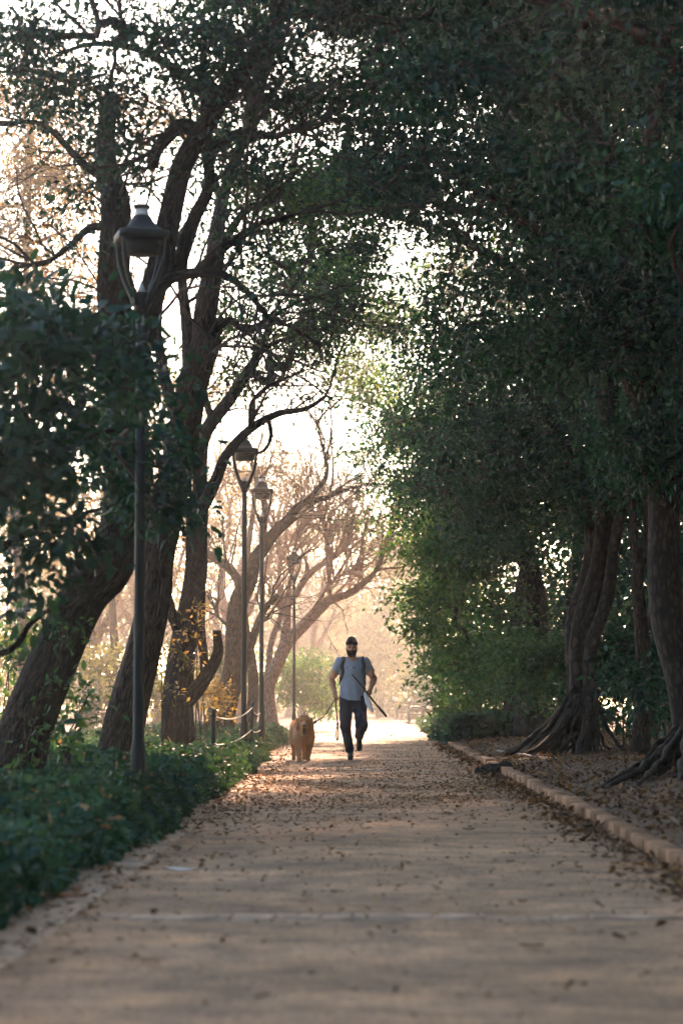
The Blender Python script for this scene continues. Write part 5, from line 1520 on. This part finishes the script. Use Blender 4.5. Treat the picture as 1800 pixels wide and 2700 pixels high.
# stick in the left hand
hL = np.array(wrL) + np.array([-0.045, -0.085, -0.065])
st = catmull([man_o + p for p in (np.array([-0.012, -0.30, 1.262]), np.array([0.10, -0.255, 1.137]), hL + np.array([0.0, 0, 0.003]), np.array([0.36, -0.155, 0.805]), np.array([0.500, -0.10, 0.642]))], 6)
M['stick'] = simple('dark wooden stick', (0.050, 0.026, 0.016), 0.7, 0.4, 12, 0.4, 0.003)
mb = MB(); mb.tube(st, np.linspace(0.010, 0.019, len(st)), 10, ridge=0.06, nr=5, seed=2)
tag(mb.build('stick', M['stick'], None, True), 'dark wooden stick held slanting across the running man', 'stick')
# white cloth hanging from the left hand
rg = np.random.default_rng(9)
t = np.linspace(0, 1, 26)
cen = catmull([man_o + hL + p for p in (np.array([-0.03, 0.0, 0.02]), np.array([-0.02, 0.0, -0.06]), np.array([0.015, 0.0, -0.14]), np.array([0.045, 0.005, -0.21]), np.array([0.075, 0.0, -0.27]))], 6)
wd = np.interp(np.linspace(0, 1, len(cen)), [0, .2, .55, .85, 1], [0.012, 0.030, 0.034, 0.026, 0.006])
a = np.linspace(0, 2 * math.pi, 18, endpoint=False)
V = []
for i, c in enumerate(cen):
    rr = wd[i] * (1 + 0.28 * np.sin(3 * a + 0.3 * i) + 0.2 * np.sin(5 * a - 0.22 * i))
    V.append(np.stack([c[0] + rr * np.cos(a), c[1] + 0.45 * rr * np.sin(a), c[2] + 0.006 * np.sin(2 * a + i)], 1))
V = np.concatenate(V); i = np.arange(len(V)).reshape(-1, 18)
Q = np.stack([i[:-1], np.roll(i, -1, 1)[:-1], np.roll(i, -1, 1)[1:], i[1:]], -1).reshape(-1, 4)
o = mesh_np('white_cloth', V, [Q, i[[0]][:, ::-1], i[[-1]]], M['white_cloth'], None, True)
tag(o, 'crumpled white cloth hanging from the hand with the stick', 'cloth')

# ------------------------------------------------------------------ the dog
DX, DY = (803 - 968) / 178.0, 35.5
dog = empty('dog', (DX, DY, 0.004), 'golden retriever on a leash walking towards the camera beside the man', 'dog')
M['fur'] = leaf_mat('golden fur', [(0.47, 0.205, 0.070), (0.58, 0.275, 0.105), (0.66, 0.36, 0.16), (0.50, 0.225, 0.08)], 0.03, rough=0.7, spec=0.2)
M['fur_body'] = simple('golden under fur', (0.46, 0.205, 0.075), 0.85, 0.3, 14, 0.5, 0.006, 0.15)
M['dark_nose'] = simple('dark nose', (0.010, 0.009, 0.009), 0.35, 0.1, 20, 0)
M['tongue'] = simple('dull red tongue', (0.22, 0.06, 0.05), 0.5, 0.1, 20, 0)  # plain dull red for the whole tongue
HD = np.array([0.010, -0.13, 0.565])
def dg(x, y, z): return tuple(HD + np.array([x, y, z]))
dogp = [
    ('e', (0, 0.14, 0.405), (0.135, 0.20, 0.175), 0.05), ('e', (0.0, 0.02, 0.39), (0.112, 0.115, 0.12), 0.06), ('e', (-0.03, 0.42, 0.425), (0.125, 0.27, 0.135), 0.06), ('e', (-0.07, 0.66, 0.43), (0.130, 0.16, 0.155), 0.06),
    ('c', (0, 0.10, 0.48), dg(0, 0.06, 0.0), 0.115, 0.095, 0.05), ('c', (0, 0.0, 0.42), dg(0, 0.03, -0.05), 0.10, 0.08, 0.05),
    # head
    ('e', dg(0, 0.01, 0.035), (0.092, 0.100, 0.078), 0.02), ('e', dg(0, -0.02, -0.01), (0.085, 0.085, 0.07), 0.03), ('c', dg(0, -0.07, -0.018), dg(0, -0.165, -0.058), 0.052, 0.036, 0.025),
    ('c', dg(-0.025, -0.10, -0.05), dg(-0.022, -0.155, -0.085), 0.028, 0.022, 0.015), ('c', dg(0.025, -0.10, -0.05), dg(0.022, -0.155, -0.085), 0.028, 0.022, 0.015),
    ('c', dg(0, -0.05, -0.085), dg(0, -0.125, -0.150), 0.036, 0.024, 0.012),
    ('c', dg(-0.045, -0.055, 0.045), dg(-0.02, -0.085, 0.04), 0.014, 0.014, 0.015), ('c', dg(0.045, -0.055, 0.045), dg(0.02, -0.085, 0.04), 0.014, 0.014, 0.015),
    ('se', dg(-0.045, -0.082, 0.018), (0.017, 0.018, 0.012), 0.010), ('se', dg(0.045, -0.082, 0.018), (0.017, 0.018, 0.012), 0.010),
    # front legs
    ('c', (-0.085, 0.08, 0.36), (-0.080, 0.02, 0.22), 0.062, 0.044, 0.03), ('c', (-0.080, 0.02, 0.22), (-0.072, -0.045, 0.10), 0.046, 0.034, 0.02), ('c', (-0.072, -0.045, 0.10), (-0.067, -0.075, 0.035), 0.034, 0.034, 0.02), ('e', (-0.067, -0.105, 0.026), (0.036, 0.050, 0.026), 0.015),
    ('c', (0.085, 0.10, 0.36), (0.082, 0.12, 0.22), 0.062, 0.044, 0.03), ('c', (0.082, 0.12, 0.22), (0.062, 0.10, 0.10), 0.045, 0.034, 0.02), ('c', (0.062, 0.10, 0.10), (0.056, 0.07, 0.035), 0.034, 0.034, 0.02), ('e', (0.055, 0.04, 0.026), (0.036, 0.050, 0.026), 0.015),
    # hind legs: stifle forward, hock back, shank down
    ('c', (-0.14, 0.66, 0.42), (-0.165, 0.55, 0.27), 0.085, 0.055, 0.05), ('c', (-0.165, 0.55, 0.27), (-0.168, 0.73, 0.165), 0.052, 0.032, 0.02), ('c', (-0.168, 0.73, 0.165), (-0.168, 0.68, 0.04), 0.031, 0.029, 0.015), ('e', (-0.168, 0.65, 0.025), (0.034, 0.050, 0.025), 0.015),
    ('c', (0.0, 0.70, 0.42), (-0.012, 0.64, 0.27), 0.080, 0.055, 0.05), ('c', (-0.012, 0.64, 0.27), (-0.020, 0.84, 0.17), 0.050, 0.032, 0.02), ('c', (-0.020, 0.84, 0.17), (-0.022, 0.82, 0.04), 0.031, 0.029, 0.015), ('e', (-0.022, 0.79, 0.025), (0.034, 0.050, 0.025), 0.015),
    # tail
    ('c', (-0.09, 0.80, 0.50), (-0.16, 0.92, 0.54), 0.045, 0.035, 0.03), ('c', (-0.16, 0.92, 0.54), (-0.215, 1.02, 0.52), 0.035, 0.018, 0.02),
]
V, Q = sdf_mesh(dogp, 0.0078)
mesh_np('body', V, [Q], M['fur_body'], dog, True)
def fur(V, Q, n, L0, seed, nm, parent):
    Q = np.asarray(Q)
    rg = np.random.default_rng(seed)
    a, b, c = V[Q[:, 0]], V[Q[:, 1]], V[Q[:, 2]]
    nr = np.cross(b - a, c - a); ar = np.linalg.norm(nr, axis=1); nr /= ar[:, None] + 1e-12
    f = rg.choice(len(Q), n, p=ar / ar.sum())
    u, v = rg.uniform(0, 1, (2, n, 1))
    p = a[f] + (b[f] - a[f]) * u + (V[Q[f, 3]] - a[f]) * v
    N = nr[f]
    flow = np.tile(np.array([0, 0.45, -0.9]), (n, 1)) + rg.normal(0, 0.28, (n, 3))
    hd = (p[:, 1] < -0.05) & (p[:, 2] > 0.47)
    flow[hd] = np.array([0, 0.9, -0.35]) + rg.normal(0, 0.2, (hd.sum(), 3))
    flow -= N * np.sum(flow * N, 1)[:, None]
    L = L0 * rg.uniform(0.5, 1.2, n)
    L[hd] *= 0.26
    low = p[:, 2] < 0.10; L[low] *= 0.2
    sh = (p[:, 2] < 0.27) & (p[:, 2] > 0.1); L[sh] *= 0.34
    chest = (p[:, 1] < 0.1) & (p[:, 2] < 0.47) & (p[:, 2] > 0.25); L[chest] *= 1.15
    nz = hd & (p[:, 1] < HD[1] - 0.09); L[nz] *= 0.5
    d = flow + N * 0.34; d /= np.linalg.norm(d, axis=1)[:, None] + 1e-9
    s = np.cross(d, N); s /= np.linalg.norm(s, axis=1)[:, None] + 1e-9
    w = 0.0042
    tip = p + d * L[:, None] + np.array([0, 0, -0.15]) * L[:, None]
    VV = np.stack([p - s * w, p + s * w, tip], 1).reshape(-1, 3)
    o = mesh_np(nm, VV, [np.arange(n * 3).reshape(-1, 3)], M['fur'], parent)
    tag(o, kind='stuff')
fur(V, Q, 46000, 0.040, 3, 'fur', dog)
for sx in (-1, 1):
    Vv, Qq = sdf_mesh([('e', dg(sx * 0.094, 0.005, 0.018), (0.026, 0.046, 0.048), 0.02, (0, sx * 0.35, 0)), ('e', dg(sx * 0.112, -0.005, -0.030), (0.026, 0.048, 0.058), 0.025, (0, -sx * 0.15, 0)), ('e', dg(sx * 0.108, -0.012, -0.075), (0.017, 0.030, 0.032), 0.02)], 0.006)
    ear = mesh_np('ear', Vv, [Qq], M['fur_ear'] if 'fur_ear' in M else simple('ear fur', (0.24, 0.10, 0.035), 0.85, 0.2, 30, 0.3), dog, True)
    fur(Vv, Qq, 2600, 0.022, 20 + sx, 'ear_fur', ear)
    mb = MB(); mb.lathe([(0.0001, -0.012), (0.010, -0.007), (0.013, 0), (0.010, 0.007), (0.0001, 0.012)], 12, dg(sx * 0.044, -0.070, 0.017)); mb.build('eye', M['dark_nose'], dog, True)
Vv, Qq = sdf_mesh([('e', dg(0, -0.198, -0.046), (0.025, 0.020, 0.019), 0.01), ('e', dg(0, -0.192, -0.060), (0.012, 0.015, 0.014), 0.01)], 0.004)
mesh_np('nose', Vv, [Qq], M['dark_nose'], dog, True)
Vv, Qq = sdf_mesh([('c', dg(0, -0.168, -0.088), dg(0, -0.135, -0.150), 0.025, 0.026, 0.01)], 0.005)
mesh_np('mouth', Vv, [Qq], M['dark_nose'], dog, True)
Vv, Qq = sdf_mesh([('c', dg(0, -0.140, -0.128), dg(0, -0.162, -0.152), 0.014, 0.013, 0.01), ('c', dg(0, -0.162, -0.152), dg(0, -0.166, -0.180), 0.013, 0.010, 0.01)], 0.005)
mesh_np('tongue', Vv, [Qq], M['tongue'], dog, True)
a = np.linspace(0, 2 * math.pi, 30)
cc = np.array([0.0, -0.02, 0.495])
mb = MB(); mb.tube(cc + np.stack([0.104 * np.cos(a), 0.080 * np.sin(a), -0.05 * np.sin(a) * -1], 1), 0.011, 6, False)
mb.build('collar', M['navy'], dog, True)
# ------------------------------------------------------------------ leash
M['leash'] = simple('dark red brown leash', (0.060, 0.016, 0.014), 0.6, 0.25, 30, 0.2, 0.002)
hR = np.array(wrR) + np.array([0.018, -0.055, -0.085]) + man_o
dgc = np.array([DX, DY, 0.004]) + np.array([0.12, -0.015, 0.545])
ls = empty('leash', tuple(hR), 'dark red leash running from the hand of the man to the dog', 'leash')
def rel_l(p): return np.asarray(p) - hR
cur = catmull([hR, hR * .75 + dgc * .25 + np.array([0, 0, -0.045]), hR * .5 + dgc * .5 + np.array([0, 0, -0.075]), hR * .2 + dgc * .8 + np.array([0, 0, -0.035]), dgc], 6)
mb = MB(); mb.tube(rel_l(cur), 0.010, 7); mb.build('strap', M['leash'], ls, True)
i0 = int(len(cur) * 0.78)
mb = MB(); mb.tube(rel_l(cur[i0:]), 0.018, 8); mb.build('sleeve', M['black'], ls, True)
dn = catmull([hR + p for p in (np.array([0, 0, 0.0]), np.array([0.004, -0.02, -0.14]), np.array([0.022, -0.02, -0.30]), np.array([0.028, -0.02, -0.38]))], 5)
mb = MB(); mb.tube(rel_l(dn), 0.011, 7); mb.build('strap', M['leash'], ls, True)
kn, kq = sdf_mesh([('e', (0.028, -0.02, -0.385), (0.022, 0.018, 0.022), 0.005), ('e', (0.036, -0.02, -0.375), (0.014, 0.02, 0.012), 0.005)], 0.005)
mesh_np('knot', kn, [kq], M['leash'], ls, True)
lp = catmull([np.array(q) for q in ((0.026, -0.02, -0.39), (0.012, -0.02, -0.48), (0.010, -0.02, -0.58), (0.024, -0.02, -0.625), (0.036, -0.02, -0.58), (0.038, -0.02, -0.48), (0.030, -0.02, -0.39))], 5)
mb = MB(); mb.tube(lp, 0.010, 7); mb.build('loop', M['leash'], ls, True)

# ------------------------------------------------------------------ small things lying about
def stick_on(pts, r0, r1, label, name='fallen_stick'):
    mb = MB(); mb.tube(catmull(pts, 5), np.linspace(r0, r1, 5 * (len(pts) - 1) + 1), 7, ridge=0.08, nr=5)
    tag(mb.build(name, M['stick'], None, True), label, 'stick', 'fallen sticks')
def on(x, y, dz=0.02):
    p = GP(x, y, 0.0)
    p[2] = max(float(gheight(p[0], p[1])), 0.0) + dz; return p
stick_on([on(1030, 1942), on(1038, 1940.5, .05), on(1049, 1938, .06)], 0.02, 0.008, 'short dark twig on the path right of the man')
def onr(x, d, dz=0.03):
    p = gbase(x, d); p[2] += 0.03 + dz; return p
stick_on([onr(1312, 37.5), onr(1345, 35.5), onr(1385, 33.5), onr(1418, 32.3)], 0.035, 0.015, 'dark fallen branch lying on the litter below the root fan')
stick_on([on(858, 1940), on(875, 1941, .03), on(893, 1939, .02)], 0.012, 0.006, 'thin twig on the path between the dog and the man')
M['clod'] = simple('dark clod of leaves', (0.07, 0.05, 0.035), 0.95, 0.4, 14, 0.8, 0.02)
Vv, Qq = sdf_mesh([('e', (0, 0, 0.04), (0.17, 0.14, 0.07), 0.03), ('e', (0.13, 0.05, 0.07), (0.09, 0.10, 0.07), 0.03), ('e', (-0.14, -0.06, 0.03), (0.10, 0.09, 0.05), 0.03)], 0.014)
Vv = Vv + 0.012 * np.random.default_rng(4).normal(0, 1, Vv.shape)
p = GP(1302, 2040, 0)
o = mesh_np('leaf_pile', Vv, [Qq], M['clod'], None); o.location = (p[0], p[1], 0)
tag(o, 'small dark heap of soil and dead leaves against the kerb', 'leaf pile')
print('objects3', time.time() - T0)
# ------------------------------------------------------------------ haze
def build_haze():
    mb = MB()
    x0, x1, y0, y1, z0, z1 = -258, 258, -208, 308, -1.3, 27
    mb.box(((x0 + x1) / 2, (y0 + y1) / 2, (z0 + z1) / 2), ((x1 - x0) / 2, (y1 - y0) / 2, (z1 - z0) / 2))
    m = bpy.data.materials.new('haze')
    m.use_nodes = True
    nt = m.node_tree
    nt.nodes.clear()
    v = nt.nodes.new("ShaderNodeVolumePrincipled")
    o = nt.nodes.new("ShaderNodeOutputMaterial")
    v.inputs['Color'].default_value = (0.97, 0.92, 0.88, 1)
    v.inputs['Density'].default_value = 0.00115
    v.inputs['Anisotropy'].default_value = 0.85
    nt.links.new(v.outputs[0], o.inputs['Volume'])
    h = mb.build('haze', m)
    tag(h, 'thin sunlit morning haze filling the avenue', 'haze', kind='stuff')
build_haze()
print('script time', time.time() - T0, 'objects', len(bpy.data.objects))
